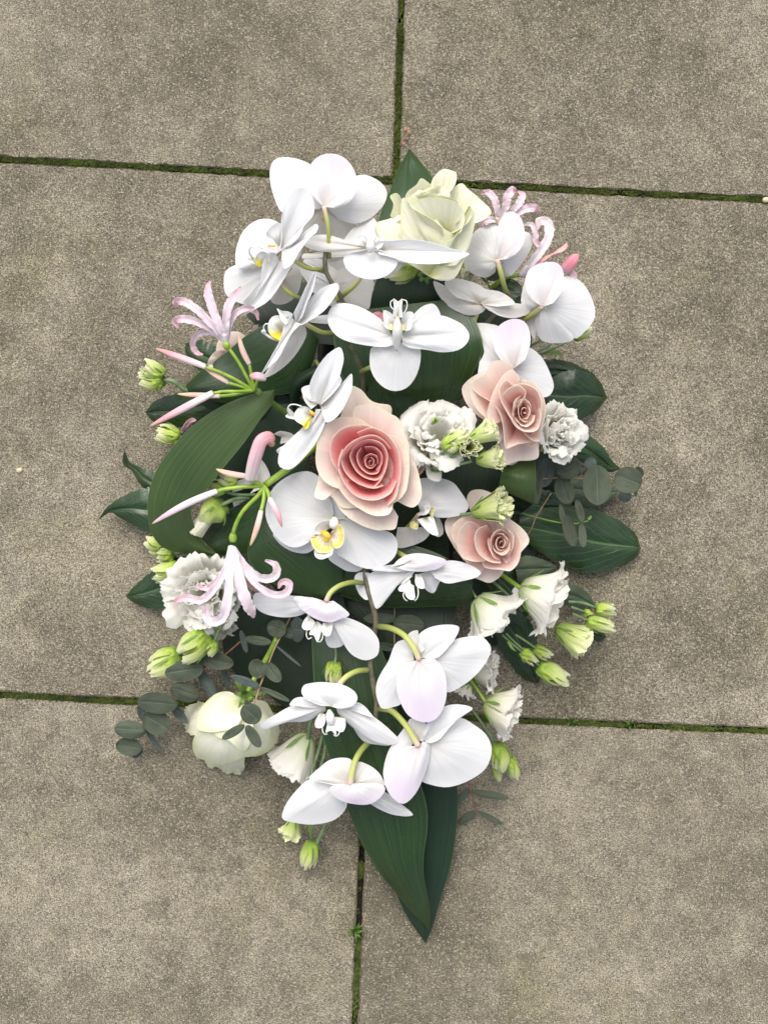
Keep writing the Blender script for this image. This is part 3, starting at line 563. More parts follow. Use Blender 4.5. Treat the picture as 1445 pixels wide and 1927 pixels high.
big('glossy curled leaf between the two lower pink roses', [(948,866,86),(944,890,98),(941,905,99),(937,919,92)], [(1006,858,80),(1007,890,100),(1007,920,99),(1004,948,84)], mat='asp_light', arch=9, nl=20, nw=15,
    under=('asp_dark', [(937,917,90),(930,940,70),(935,965,62)], [(1004,946,84),(985,962,66),(965,972,60)]))
big('long dark pointed leaf hanging at the bottom, left of the two', [(586,1180,60),(590,1270,64),(596,1340,64),(625,1440,58),(653,1518,50),(676,1576,42),(714,1642,34),(749,1684,27),(777,1718,21),(808,1751,13)],
    [(700,1180,62),(735,1270,66),(750,1350,68),(772,1430,66),(791,1474,64),(803,1521,61),(804,1559,57),(797,1610,52),(797,1649,45),(804,1684,35),(809,1722,23),(808,1751,13)], arch=7, nl=52, nw=17, wave=3)
big('long dark pointed leaf beneath, showing to the right of the hanging leaf', [(760,1400,34),(750,1500,28),(735,1600,18),(742,1668,12),(765,1722,8),(801,1774,4)],
    [(857,1430,36),(861,1521,28),(856,1580,24),(846,1635,19),(829,1690,13),(812,1745,7),(801,1774,4)], mat='asp_mid', arch=5, nl=40, nw=13)
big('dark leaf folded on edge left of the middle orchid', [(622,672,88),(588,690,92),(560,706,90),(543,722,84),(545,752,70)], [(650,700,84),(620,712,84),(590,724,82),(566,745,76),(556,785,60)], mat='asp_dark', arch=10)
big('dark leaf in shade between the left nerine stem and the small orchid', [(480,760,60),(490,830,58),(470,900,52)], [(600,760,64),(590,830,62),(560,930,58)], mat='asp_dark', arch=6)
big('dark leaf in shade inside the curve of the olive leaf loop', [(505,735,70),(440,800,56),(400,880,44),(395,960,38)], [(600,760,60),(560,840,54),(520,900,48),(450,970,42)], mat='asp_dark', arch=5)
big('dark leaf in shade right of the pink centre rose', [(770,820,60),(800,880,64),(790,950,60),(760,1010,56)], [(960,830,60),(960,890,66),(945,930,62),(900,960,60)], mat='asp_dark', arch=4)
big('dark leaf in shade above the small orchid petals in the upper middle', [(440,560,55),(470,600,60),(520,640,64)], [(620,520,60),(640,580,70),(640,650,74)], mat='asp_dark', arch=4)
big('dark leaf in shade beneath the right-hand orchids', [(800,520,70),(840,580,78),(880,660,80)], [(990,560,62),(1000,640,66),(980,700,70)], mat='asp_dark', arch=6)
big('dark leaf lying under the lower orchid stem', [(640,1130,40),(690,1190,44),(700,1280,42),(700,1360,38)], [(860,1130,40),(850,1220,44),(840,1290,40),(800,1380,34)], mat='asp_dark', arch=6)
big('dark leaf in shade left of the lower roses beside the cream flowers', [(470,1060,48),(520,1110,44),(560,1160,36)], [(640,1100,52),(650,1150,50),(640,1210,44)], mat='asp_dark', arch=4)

big('added dark leaf standing in for slab shade between cream rose stem and lower orchids', [(455,1200,10),(470,1260,8),(520,1320,7),(570,1345,6)], [(540,1150,22),(600,1200,16),(612,1280,12),(590,1345,7)], mat='asp_dark', arch=3)  # invented leaf: its dark colour stands in for shade on bare slab
big('added dark leaf standing in for deep shade under the left eucalyptus stem', [(440,1140,16),(420,1190,12),(425,1240,8),(450,1275,6)], [(540,1130,20),(520,1180,16),(500,1230,12),(470,1285,6)], mat='asp_dark', arch=3)  # also invented, a dark shape in place of shadow on the paving
def broad(label, A, B, mat='broad', name='broad_leaf', arch=4, crease=2.5, jag=.05, stalk=None, **k):
    t = thing(name, label, 'leaf', A[0]); strip('blade', t, mat, A, B, arch=arch, crease=crease, jag=jag, nl=44, nw=21, **k)
    if stalk: tube('stalk', t, 'stem', stalk, 2.2*cf[2], n=7)
    return t
fr('D')
broad('pointed dark leaf on the paving at far left, tip toward the left edge', [(22,752,10),(85,665,18),(200,585,24),(340,530,28),(470,520,30)], [(22,752,10),(110,700,16),(170,735,18),(270,790,22),(400,850,26),(480,840,28)])
broad('small leaf with upturned pale tip above the far left leaf', [(210,258,26),(250,340,22),(330,375,26),(420,415,30),(500,450,34)], [(208,258,26),(200,350,18),(260,400,18),(320,500,22),(400,560,26),(480,560,30)])
broad('large dark serrated leaf at the lower left beneath the green bud', [(220,1298,10),(290,1220,16),(400,1130,22),(540,1040,30),(700,1000,36)], [(220,1300,10),(280,1350,12),(380,1385,16),(500,1385,22),(640,1380,28),(760,1300,34)])
fr('C')
broad('dark leaf behind the lowest long pink bud on the left', [(132,1010,20),(200,930,26),(300,890,32),(450,860,38),(600,860,44)], [(132,1012,20),(190,1080,20),(330,1120,24),(460,1100,32),(600,1040,40)])
broad('dark leaf under the open pink nerine flower at upper left', [(415,520,30),(500,495,36),(600,520,42),(720,600,50)], [(415,520,30),(425,610,30),(500,700,34),(600,740,42),(700,760,50)])
fr('G')
broad('dark rounded leaf with a hooked tip behind the right-hand leaf', [(1125,480,22),(1090,430,26),(1000,380,32),(880,335,36),(760,335,40)], [(1125,482,22),(1060,480,26),(960,480,32),(860,480,36),(740,480,42)])
broad('broad glossy leaf pointing right beside the pale pink rose', [(1176,580,20),(1120,465,30),(1000,405,38),(870,420,42),(760,500,48)], [(1176,580,20),(1100,670,26),(1010,715,30),(930,745,34),(820,700,40),(760,620,46)], arch=5)
broad('dark leaf behind the eucalyptus sprig on the right', [(1265,1040,16),(1210,990,20),(1150,900,26),(1060,830,32),(940,800,38)], [(1265,1042,16),(1180,1060,18),(1080,1030,24),(980,980,30),(900,950,36)], arch=5)
broad('pale dusty leaf under the eucalyptus leaves on the right', [(1250,1180,9),(1180,1120,12),(1060,1080,16),(940,1090,22)], [(1250,1190,9),(1160,1270,10),(1040,1290,14),(930,1240,20)], mat='broad_pale')
fr('I')
broad('largest dark leaf lying to the lower right beyond the small pink rose', [(1322,520,9),(1290,430,14),(1160,330,20),(980,262,28),(760,255,34),(540,300,38)], [(1322,522,9),(1300,575,10),(1180,645,14),(990,680,18),(850,640,22),(700,565,28),(540,450,34)], arch=6)
broad('grey-green leaf in shade under the lowest pink rose', [(780,640,26),(700,600,32),(600,570,38),(500,590,42)], [(780,645,26),(730,700,28),(640,745,34),(530,740,40)], mat='broad_pale')
broad('grey-green leaf tip showing beside the upper right frilled flower', [(1030,890,10),(980,810,14),(900,760,22),(800,760,28)], [(1030,892,10),(960,920,12),(880,900,18),(800,880,24)], mat='broad_pale')
fr('P')
big('added dark leaf standing in for shade under the right eucalyptus sprig', [(980,850,18),(975,930,16),(985,1010,14)], [(1075,850,14),(1098,930,12),(1060,1000,10)], mat='asp_dark', arch=3)  # added to darken the gap where lit paving would show through
big('added dark leaf standing in for shade between small pink rose and lower frilled flowers', [(860,1010,26),(870,1090,22),(890,1160,16),(915,1215,10)], [(1000,1020,22),(1010,1080,18),(990,1160,12),(930,1215,9)], mat='asp_dark', arch=3)  # no such leaf seen; added dark layer deepens the shade below the rose
fr('M')
broad('dark pointed leaf under the three green buds at the lower right', [(775,905,6),(790,780,12),(770,600,20),(700,430,30),(560,330,38)], [(775,907,6),(660,870,8),(560,760,14),(480,640,22),(430,500,32)], arch=5)
broad('small dark leaf tip on the paving under the outermost right buds', [(1282,555,4),(1250,510,8),(1180,500,14),(1100,480,20)], [(1282,560,4),(1230,590,5),(1160,560,10),(1080,530,18)])
fr('I')
broad('dark shadowed leaf between the lower frilled flowers and the orchid', [(640,860,20),(560,700,34),(460,640,42)], [(500,1100,20),(400,900,34),(330,760,42)], mat='broad')
fr('G')
broad('dark leaf in shade between eucalyptus and curled leaf', [(960,1240,22),(800,1180,34),(640,1180,44)], [(860,1420,20),(740,1400,30),(600,1330,42)])

# ================================================================== EUCALYPTUS
def eleaf(parent, cx, cy, a, b, ang, h, mat='euc', tilt=0., stalk=None):
    """round leaf centred at cx, cy with half length a, half width b (frame units), stalk side at angle ang"""
    c, s = math.cos(math.radians(ang)), math.sin(math.radians(ang)); sc = cf[2]
    pts = [(-1,.0), (-.93,.36), (-.7,.72), (-.3,.95), (.15,1.0), (.6,.80), (.9,.42), (1,0)]
    A = [(cx+c*a*u-s*b*v, cy+s*a*u+c*b*v, h+tilt*u) for u, v in pts]; B = [(cx+c*a*u+s*b*v, cy+s*a*u-c*b*v, h+tilt*u) for u, v in pts]
    strip('leaf', parent, mat, A, B, arch=rnd.uniform(-2,2.5), crease=.8, nl=20, nw=11, wave=1.6, thick=.0004)
fr('G'); t = thing('eucalyptus_sprig', 'eucalyptus sprig with round grey-green leaves pointing right', 'eucalyptus', (720,1110,50))
tube('stem', t, 'euc_stem', [(700,1110,62),(850,1100,58),(1000,1105,52),(1130,1115,46),(1240,1122,40),(1340,1100,36)], 5, n=7)
for a in [(775,1065,95,58,100,60,'euc_blue'),(728,1150,120,30,95,66,'euc'),(925,1030,85,75,150,66,'euc'),(900,1180,90,62,70,62,'euc'),(1068,1010,46,40,100,44,'euc_blue'),(1112,1145,130,92,88,60,'euc'),
          (1312,1112,92,86,200,54,'euc'),(1290,1215,42,44,90,14,'euc_blue'),(1385,1060,36,26,60,38,'euc'),(1360,1185,34,13,85,30,'euc')]: eleaf(t, *a)
fr('I'); t = thing('eucalyptus_sprig', 'thin eucalyptus twig with small folded leaves over the largest dark leaf', 'eucalyptus', (540,290,50))
tube('stem', t, 'sepal', [(540,290,58),(650,322,58),(810,358,56),(900,362,54),(985,345,52)], 5, n=6)
tube('side_stem', t, 'euc_stem', [(745,165,62),(690,250,60),(645,325,58),(620,390,54),(590,440,50)], 4, n=6)
for a in [(865,410,105,42,75,60,'euc'),(948,440,78,27,85,58,'euc'),(930,280,76,26,75,58,'euc'),(815,300,66,18,80,58,'euc'),(995,325,16,9,-45,53,'sepal')]: eleaf(t, *a)
fr('J'); t = thing('eucalyptus_sprig', 'long eucalyptus branch with olive leaves trailing out at the lower left', 'eucalyptus', (920,640,55))
tube('stem', t, 'euc_red', [(920,635,60),(790,745,56),(640,850,52),(530,940,48),(440,1040,44),(350,1130,38),(270,1210,32),(190,1290,28)], 6, n=7)
for a in [(742,770,128,58,12,60,'euc'),(532,838,132,74,-8,56,'euc'),(535,985,100,64,18,52,'euc'),(350,1058,136,72,5,48,'euc'),(342,1190,100,84,30,42,'euc'),(165,1240,108,62,5,34,'euc'),(155,1355,88,62,10,28,'euc'),
          (690,930,118,38,60,40,'euc_blue'),(490,1125,96,32,50,30,'euc_blue'),(245,1130,60,30,70,30,'euc_blue'),(325,1315,90,18,55,24,'euc_blue'),(215,1395,46,28,-50,16,'euc_blue'),(812,880,80,22,75,36,'euc_blue'),(640,790,60,34,60,36,'euc_blue')]: eleaf(t, *a)
t = thing('eucalyptus_sprig', 'thin eucalyptus sprig drooping over the cream rose at the lower left', 'eucalyptus', (1250,480,80))
tube('stem', t, 'euc_stem', [(1250,480,84),(1200,580,88),(1140,700,92),(1090,830,96),(1040,960,100),(1000,1085,104),(960,1170,106)], 5.5, n=7)
for a in [(1160,552,66,60,20,92,'euc'),(1235,580,52,34,30,86,'euc'),(1300,560,50,85,0,50,'euc_blue'),(1032,633,92,30,8,92,'euc'),(1240,740,110,9,40,92,'euc_blue'),(1028,826,66,58,60,100,'euc'),(1130,850,82,46,50,100,'euc'),(945,910,104,28,20,102,'euc_blue'),(1150,1000,108,20,25,102,'euc'),
          (985,1132,76,70,40,116,'euc'),(865,1255,90,30,-32,114,'euc'),(1000,1285,88,38,58,114,'euc'),(935,640,80,20,75,80,'euc_blue')]: eleaf(t, *a)
fr('K'); t = thing('eucalyptus_sprig', 'thin dark eucalyptus sprig on the paving right of the bottom leaves', 'eucalyptus', (1200,1000,20))
tube('stem', t, 'euc_red', [(1200,1000,26),(1215,1070,22),(1235,1130,18),(1255,1190,14)], 4, n=6)
for a in [(1330,1100,110,22,10,20,'euc'),(1172,1110,60,22,-40,20,'euc'),(1198,1230,62,24,-35,12,'euc'),(1330,1230,80,16,28,10,'euc')]: eleaf(t, *a)
fr('K'); t = thing('eucalyptus_sprig', 'shaded eucalyptus sprig just right of the lower orchid stem', 'eucalyptus', (790,40,60))
tube('stem', t, 'euc_stem', [(790,20,64),(788,150,60),(790,300,56),(790,600,50),(788,700,46)], 4, n=6)
for a in [(705,102,90,32,0,66,'euc'),(870,135,88,54,8,66,'euc'),(880,22,80,16,0,64,'euc'),(740,262,60,24,10,60,'euc'),(830,700,60,30,20,50,'euc'),(700,850,56,52,30,50,'broad'),(410,310,70,14,15,62,'euc_blue'),(530,310,70,16,50,62,'euc')]: eleaf(t, *a)
fr('B'); t = thing('eucalyptus_sprig', 'two dark round leaves behind the curved stalk of the upper right orchid', 'eucalyptus', (760,860,80))
tube('stem', t, 'stem_bright', [(740,800,90),(755,850,88),(770,900,84)], 5, n=6)
for a in [(815,760,85,42,-25,96,'euc'),(865,870,90,72,15,90,'broad')]: eleaf(t, *a)

# ================================================================== ROSES
def rose(label, c, loc): return thing('rose', label, 'rose', loc)
fr('E')
t = rose('large open pink rose in the centre with a deep pink heart', None, (712,1200,80))
fr('E'); tube('stem', t, 'stem', [(760,1300,60),(730,1240,100),(712,1200,128)], 20, n=9)
C0 = (715,1215,118)
petal('petal', t, 'pink_outer', C0, [(500,900),(535,800),(575,685),(592,672),(645,695),(705,765),(770,792),(845,803),(856,850),(800,1000)], 140, 148, bulge=4, curl=2, ruf=1.2)
petal('petal', t, 'pink_outer', C0, [(880,1450),(1000,1500),(1052,1450),(1056,1340),(1020,1215),(985,1160),(960,1000)], 142, 150, bulge=5, curl=3)
petal('petal', t, 'pink_outer', C0, [(360,1150),(365,1230),(350,1330),(335,1425),(400,1446),(435,1420),(520,1500),(640,1500)], 140, 146, bulge=5, curl=3, ruf=1.2)
petal('petal', t, 'pink_outer', (715,1250,118), [(455,1440),(520,1530),(610,1600),(700,1640),(800,1655),(880,1640),(900,1560)], 138, 140, bulge=5, curl=3)
petal('petal', t, 'pink_outer', C0, [(580,940),(592,880),(598,820),(650,802),(740,808),(850,865),(900,892),(930,975),(968,1060),(978,1170),(960,1280),(900,1440)], 150, 158, bulge=7, curl=3, ruf=1)
petal('petal', t, 'pink_outer', C0, [(720,950),(640,900),(570,883),(505,888),(420,922),(372,985),(345,1080),(342,1190),(375,1290),(430,1345),(520,1380)], 152, 160, bulge=7, curl=4, ruf=1)
petal('petal', t, 'pink_outer', (715,1250,120), [(490,1290),(500,1370),(560,1450),(640,1510),(740,1555),(830,1550),(858,1510),(872,1420),(880,1330)], 152, 160, bulge=7, curl=3, ruf=1)
petal('petal', t, 'pink_outer', (715,1240,120), [(830,1000),(900,1030),(960,1100),(975,1180),(972,1290),(950,1390),(915,1440),(870,1470)], 156, 162, bulge=6, curl=3)
petal('petal', t, 'pink_hero', (715,1225,118), [(800,985),(700,945),(600,940),(520,960),(460,1020),(438,1100),(448,1180),(490,1250),(560,1330)], 160, 166, bulge=0, curl=3, prof=.6, ruf=.8)
petal('petal', t, 'pink_hero', (715,1225,118), [(620,990),(720,955),(800,985),(860,1040),(905,1130),(920,1240),(905,1350),(880,1440),(830,1490)], 160, 167, bulge=0, curl=3, prof=.6, ruf=.8)
petal('petal', t, 'pink_hero', (715,1225,116), [(520,1100),(495,1180),(505,1270),(545,1350),(610,1420),(700,1450),(780,1440),(850,1400),(890,1320)], 162, 168, bulge=0, curl=3, prof=.55, ruf=.8)
petal('petal', t, 'pink_hero', (715,1220,116), [(540,1340),(500,1260),(500,1180),(530,1110),(580,1060),(650,1020),(730,1005),(800,1040),(850,1100)], 162, 169, bulge=0, curl=2, prof=.5, ruf=.6)
for rim_, b_, e_ in (([(560,1110),(515,1165),(530,1240),(590,1312),(660,1352),(735,1370),(800,1352)], 158, 165), ([(580,1105),(645,1050),(720,1036),(795,1072),(828,1140),(820,1225),(788,1305),(740,1362)], 158, 164),
                     ([(590,1100),(572,1150),(588,1205),(625,1262),(695,1305),(765,1310),(806,1262)], 156, 161), ([(650,1090),(622,1130),(622,1180),(650,1235),(705,1272),(757,1266),(786,1215)], 153, 158), ([(670,1085),(740,1088),(788,1135),(790,1200),(755,1252)], 153, 158),
                     ):
    petal('petal', t, 'pink_hero', (714,1212,124), rim_, b_, e_, bulge=0, curl=1.2, prof=.5, ruf=.7, wav=.5)
core(t, (712,1190,154), (712,1190,190), 48, 22, n=4, mat='pink_hero', sx=1.0, sy=1.15, rmin=.2, span0=90, span1=160, curl=.10, seed=8, pw=.9, rise=.0)

fr('G')
t = rose('pale pink rose on the right behind the green bud cluster', None, (640,700,60))
tube('stem', t, 'stem', [(560,820,50),(600,760,80),(640,700,106)], 20, n=9)
C0 = (600,720,98)
petal('petal', t, 'blush', C0, [(470,880),(430,760),(330,690),(262,610),(235,520),(262,480),(372,410),(430,400),(520,440)], 122, 120, bulge=5, curl=4, ruf=1.6)
petal('petal', t, 'blush', C0, [(480,860),(510,960),(520,1015),(600,990),(725,972),(735,900),(740,840)], 110, 112, bulge=6, curl=4)
petal('petal', t, 'pink_pale', C0, [(440,900),(500,1000),(560,1015),(600,990),(640,880)], 104, 102, bulge=6)
petal('petal', t, 'pink_pale', C0, [(400,720),(330,650),(290,560),(300,480),(380,430),(440,345),(535,350),(570,400),(600,470),(640,520)], 134, 140, bulge=5, curl=3, ruf=1.5)
petal('petal', t, 'pink_pale', C0, [(540,540),(590,430),(620,465),(690,475),(740,530),(770,590),(778,680),(760,760),(735,850),(680,900)], 132, 138, bulge=7, curl=3, ruf=1.2)
petal('petal', t, 'pink_pale', (610,730,98), [(300,520),(350,560),(430,610),(480,680),(505,780),(512,880),(520,910),(600,880),(720,865)], 138, 142, bulge=6, curl=2, prof=.75, ruf=1)
petal('petal', t, 'pink_pale', (600,700,108), [(420,760),(400,690),(420,600),(450,520),(500,440),(560,400),(610,440)], 142, 146, bulge=8, curl=4, ruf=.8)
petal('petal', t, 'pink_pale', (640,720,100), [(620,540),(520,470),(480,520),(480,570),(540,690),(620,790),(700,860),(740,862)], 142, 150, bulge=3, curl=2, prof=.65, ruf=.8)
petal('petal', t, 'pink_pale', (650,700,102), [(560,500),(640,490),(720,530),(750,600),(752,690),(730,770),(680,830)], 142, 150, bulge=2, curl=2, prof=.6, ruf=.8)
petal('petal', t, 'pink_pale', (650,690,110), [(500,560),(540,520),(600,500),(650,540),(620,600),(590,640)], 150, 156, bulge=2, curl=1, prof=.7)
petal('petal', t, 'pink_pale', (650,690,110), [(530,680),(590,770),(650,800),(720,790),(745,720),(740,650)], 148, 154, bulge=2, curl=1, prof=.65)
core(t, (645,672,152), (668,668,182), 84, 32, n=7, mat='pink_pale', sx=.85, sy=1.25, rmin=.09, span0=60, span1=130, curl=.16, seed=9)

fr('I')
t = rose('smaller pale pink rose at the lower right under the greenish bud', None, (420,520,50))
tube('stem', t, 'stem', [(500,640,40),(450,560,60),(420,520,84)], 20, n=9)
C0 = (380,530,80)
petal('petal', t, 'blush', C0, [(260,360),(200,200),(230,150),(330,150),(420,220),(450,320)], 96, 96, bulge=5, curl=3)
petal('petal', t, 'blush', C0, [(180,600),(110,500),(60,400),(70,330),(120,305),(200,300),(300,330)], 98, 100, bulge=5, curl=3)
petal('petal', t, 'blush', C0, [(250,640),(240,700),(280,725),(345,745),(400,720),(440,670),(470,600)], 94, 92, bulge=6, curl=3)
petal('petal', t, 'pink_pale', C0, [(180,560),(110,470),(100,400),(140,340),(220,305),(300,320)], 108, 112, bulge=5, curl=2, prof=.8)
petal('petal', t, 'blush', C0, [(400,340),(450,325),(530,370),(590,430),(602,480),(570,525),(520,580),(450,620)], 106, 110, bulge=6, curl=3)
petal('petal', t, 'pink_pale', C0, [(160,470),(180,590),(240,660),(290,690)], 100, 104, bulge=3, curl=1)
petal('petal', t, 'pink_pale', C0, [(280,370),(210,350),(150,410),(135,490),(170,580),(250,608),(320,605)], 114, 120, bulge=6, curl=1, prof=.7)
petal('petal', t, 'pink_pale', C0, [(300,600),(310,640),(350,655),(420,660),(480,668),(530,620),(550,540),(545,480),(520,420)], 112, 118, bulge=5, curl=2, prof=.7)
petal('petal', t, 'pink_pale', (410,510,82), [(330,370),(270,400),(250,460),(280,560),(350,610),(420,620)], 120, 126, bulge=3, curl=1, prof=.55)
core(t, (425,488,124), (437,488,150), 98, 36, n=8, mat='pink_pale', sx=.8, sy=1.1, rmin=.12, span0=60, span1=130, curl=.14, seed=4)

fr('B')
t = rose('tall cream rose with green-edged petals at the top beside the orchids', None, (370,800,90))
tube('stem', t, 'stem', [(360,960,86),(370,860,96),(375,780,108)], 17, n=9)
for k_, a in enumerate([(330,830),(400,850),(300,770),(440,800)]): blade('sepal', t, 'sepal', [(375,780,108,12),((375+a[0])/2,(780+a[1])/2,112,12),(a[0],a[1],102,2)], nl=8, nw=3)
C0 = (400,770,108)
petal('petal', t, 'cream', (430,400,140), [(410,240),(430,195),(480,152),(520,155),(560,175),(555,240),(520,290)], 156, 158, bulge=4, curl=3)
petal('petal', t, 'cream', (480,480,130), [(480,330),(520,285),(590,235),(630,270),(700,325),(768,410),(740,440),(670,472),(600,480)], 150, 146, bulge=5, curl=3, ruf=1.5)
petal('petal', t, 'cream', (400,450,135), [(250,360),(270,290),(330,240),(352,205),(400,235),(440,280),(480,330)], 160, 164, bulge=4, curl=2)
petal('petal', t, 'cream', (280,500,132), [(170,430),(190,360),(170,310),(205,293),(235,330),(245,400),(260,460)], 152, 156, bulge=3, curl=2)
petal('petal', t, 'cream', (330,640,140), [(200,640),(120,580),(88,475),(150,450),(230,425),(300,430),(400,480)], 146, 150, bulge=8, curl=3)
petal('petal', t, 'cream', (400,780,132), [(260,700),(290,560),(420,500),(600,420),(650,390),(672,440),(655,540),(600,700),(545,800),(450,808),(360,760)], 138, 164, bulge=14, curl=2, nr=14)
petal('petal', t, 'cream', C0, [(150,570),(180,500),(230,450),(300,500),(400,560),(430,620),(420,700)], 140, 156, bulge=8, curl=2)
petal('petal', t, 'cream', (430,700,150), [(240,560),(232,470),(230,380),(245,320),(300,370),(380,400),(440,440),(495,510),(560,540),(540,620)], 164, 178, bulge=12, curl=2, nr=14)
petal('petal', t, 'cream', (470,730,146), [(270,530),(300,555),(370,540),(430,560),(490,580),(545,560),(580,500),(645,380),(672,420),(660,520),(620,640),(560,720)], 160, 178, bulge=12, curl=3, nr=14, ruf=1.4)
petal('petal', t, 'cream', (500,520,130), [(560,470),(600,430),(640,365),(655,400),(640,450),(590,500),(540,530)], 176, 180, bulge=3, curl=1)
petal('petal', t, 'cream', (500,600,150), [(590,520),(612,440),(590,380),(550,345),(480,325),(400,322),(330,335),(285,365),(330,400),(420,450),(480,500)], 180, 188, bulge=8, curl=2, ruf=1.2)
petal('petal', t, 'cream', (450,420,166), [(290,370),(270,330),(300,300),(350,310),(400,290),(450,300),(520,320),(570,350),(560,400)], 178, 184, bulge=2, curl=1, ruf=2.2, jag=.08)
petal('petal', t, 'cream', (400,360,160), [(300,330),(330,280),(380,275),(410,255),(450,250),(500,270),(530,310)], 170, 174, bulge=2, curl=2, ruf=2.2, jag=.1)
core(t, (400,318,178), (395,260,196), 70, 14, n=6, mat='cream', sx=1.2, sy=.6, rmin=.16, span0=60, span1=130, curl=.2, seed=6)

fr('J')
t = rose('nodding cream rose at the lower left lying on the paving', None, (960,1000,40))
tube('stem', t, 'stem_bright', [(1160,620,60),(1090,755,56),(1010,890,54),(960,990,62)], 19, n=9)
for a in [(870,1000,86,78),(870,900,80,84),(1090,990,84,80),(1000,1050,96,90),(900,1090,100,90)]: blade('sepal', t, 'sepal', [(955,995,70,16),((955+a[0])/2,(995+a[1])/2,a[2],16),(a[0],a[1],a[3],2)], nl=9, nw=3)
def globe(cx, cy, rx, ry, h0, h1):
    c = q((cx, cy, 0)); 
    return lambda x, y: h0+(h1-h0)*math.sqrt(max(0., 1-((x-c[0])*cf[2]/rx)**2-((y-c[1])*cf[2]/ry)**2))
GL = globe(880, 1230, 330, 290, 14, 84)
C0 = (930,1035,70)
P_ = lambda mat, b, rim, off, **k: petal('petal', t, mat, b, rim, 50, 50, bulge=0, hf=(GL, off), nr=14, nt=35, wav=1.6, **k)
P_('cream_white', (760,1180,60), [(640,1290),(555,1260),(530,1190),(524,1130),(560,1078),(650,1050),(720,1080)], -9, ruf=2.4, jag=.10)
P_('cream_white', (850,1250,50), [(650,1400),(690,1490),(770,1500),(830,1538),(900,1542),(938,1500),(940,1430),(960,1380)], -8, ruf=2, jag=.06)
P_('cream_white', (960,1180,50), [(1040,1270),(1130,1240),(1184,1240),(1160,1310),(1105,1370),(1030,1400)], -7, ruf=2.6, jag=.14)
P_('cream_white', (960,1100,70), [(1000,1035),(1080,1050),(1130,1120),(1170,1200),(1176,1270),(1120,1370),(1010,1422),(900,1400)], -4, ruf=1.4)
P_('cream_white', (880,1150,66), [(640,1240),(600,1290),(590,1370),(620,1430),(680,1450),(750,1475),(840,1462),(935,1425),(1000,1380),(1010,1300)], -2, ruf=1.6)
P_('cream_white', (940,1080,74), [(870,1300),(900,1400),(960,1425),(1030,1400),(1090,1360),(1115,1280),(1110,1180),(1060,1080)], 0, ruf=1.2)
P_('cream_white', (930,1060,74), [(720,1240),(760,1290),(830,1310),(930,1390),(980,1330),(1000,1240),(1000,1120)], 1.5, ruf=1.2)
P_('cream_white', C0, [(900,1010),(830,980),(760,990),(700,1030),(650,1090),(620,1170),(622,1235),(700,1256),(790,1248),(880,1225),(925,1160)], 4, ruf=1.3)
fr('C')
t = rose('pale peach rose mostly hidden behind the upper left nerine', None, (760,600,60))
tube('stem', t, 'stem', [(800,760,40),(780,680,56),(760,600,66)], 18, n=7)
petal('petal', t, 'blush', (750,640,64), [(640,660),(635,560),(650,500),(700,450),(760,432),(820,445),(850,475),(860,540),(840,620)], 78, 84, bulge=6, curl=3)
petal('petal', t, 'blush', (720,640,64), [(640,700),(575,675),(590,620),(640,570),(690,560)], 80, 84, bulge=4, curl=2)
petal('petal', t, 'blush', (860,560,62), [(890,430),(905,395),(940,385),(930,410),(900,450)], 78, 80, bulge=2)
# ================================================================== ORCHID SPRAYS
fr('A')
sp = thing('orchid_spray', 'white moth orchid spray arching over the upper left, from topmost bloom to pink centre rose', 'orchid spray', (700,1400,60), 'white moth orchid sprays')
fr('P'); tube('stem', sp, 'orch_stem', [(613,470,160),(612,505,158),(624,532,154),(640,556,150),(648,590,140),(655,642,130),(670,674,122),(681,700,114),(684,735,100),(694,800,60)], 4.2, n=10)
fr('A')
X = orchid(sp, [(835,860,158),(832,700,164),(822,600,168),(795,485,172)], 15)
petal('petal', X, 'orchid', (790,500,158), [(680,470),(600,525),(500,535),(440,420),(412,300),(416,200),(455,148),(560,139),(660,165),(715,205),(780,330)], 150, 146, bulge=7, curl=2)
petal('petal', X, 'orchid', (825,500,158), [(860,400),(930,330),(1030,270),(1085,264),(1180,300),(1247,370),(1240,440),(1190,520),(1120,577),(1020,612),(900,580)], 150, 142, bulge=8, curl=2)
petal('sepal', X, 'orchid_warm', (790,510,156), [(690,500),(650,580),(628,690),(690,730),(790,740),(860,700),(840,600)], 140, 128, bulge=7)
petal('sepal', X, 'orchid_warm', (815,510,156), [(835,600),(860,700),(930,730),(1000,680),(1025,610),(960,540),(880,510)], 144, 132, bulge=7)
petal('sepal', X, 'orchid_back', (800,488,168), [(760,470),(690,390),(673,300),(690,210),(755,135),(850,111),(945,140),(1010,225),(1038,330),(1010,420),(950,478),(880,503)], 170, 176, bulge=9, curl=4)
tube('column', X, 'callus', [(790,560,150),(795,590,146),(797,615,142)], 16, n=8)
# upper left pair
X = orchid(sp, [(795,940,156),(700,935,162),(620,900,166),(540,830,170)], 15)
petal('petal', X, 'orchid', (440,840,146), [(560,760),(520,650),(450,592),(350,579),(240,640),(185,740),(165,850),(175,920),(300,930)], 132, 122, bulge=6)
petal('petal', X, 'orchid', (490,790,168), [(560,760),(620,705),(660,620),(718,560),(728,470),(700,400),(655,350),(600,362),(540,430),(505,520),(492,600),(500,690)], 180, 192, bulge=6, ruf=1.6)
petal('sepal', X, 'orchid', (480,775,162), [(400,740),(384,680),(410,640),(460,606),(520,620)], 168, 172, bulge=4)
petal('petal', X, 'orchid', (500,800,168), [(560,770),(640,700),(700,650),(735,612),(758,625),(745,670),(700,710),(630,800),(570,900),(515,935),(495,860)], 178, 186, bulge=4, crease=3)
lobes(X, [((480,790,170), [(430,720),(375,708),(368,730),(400,765),(390,800),(440,815)], 174), ((470,790,172), [(400,775),(400,810),(460,820)], 176)])
tube('callus', X, 'callus', [(400,768,178),(425,770,179),(450,772,178)], 7, n=6)
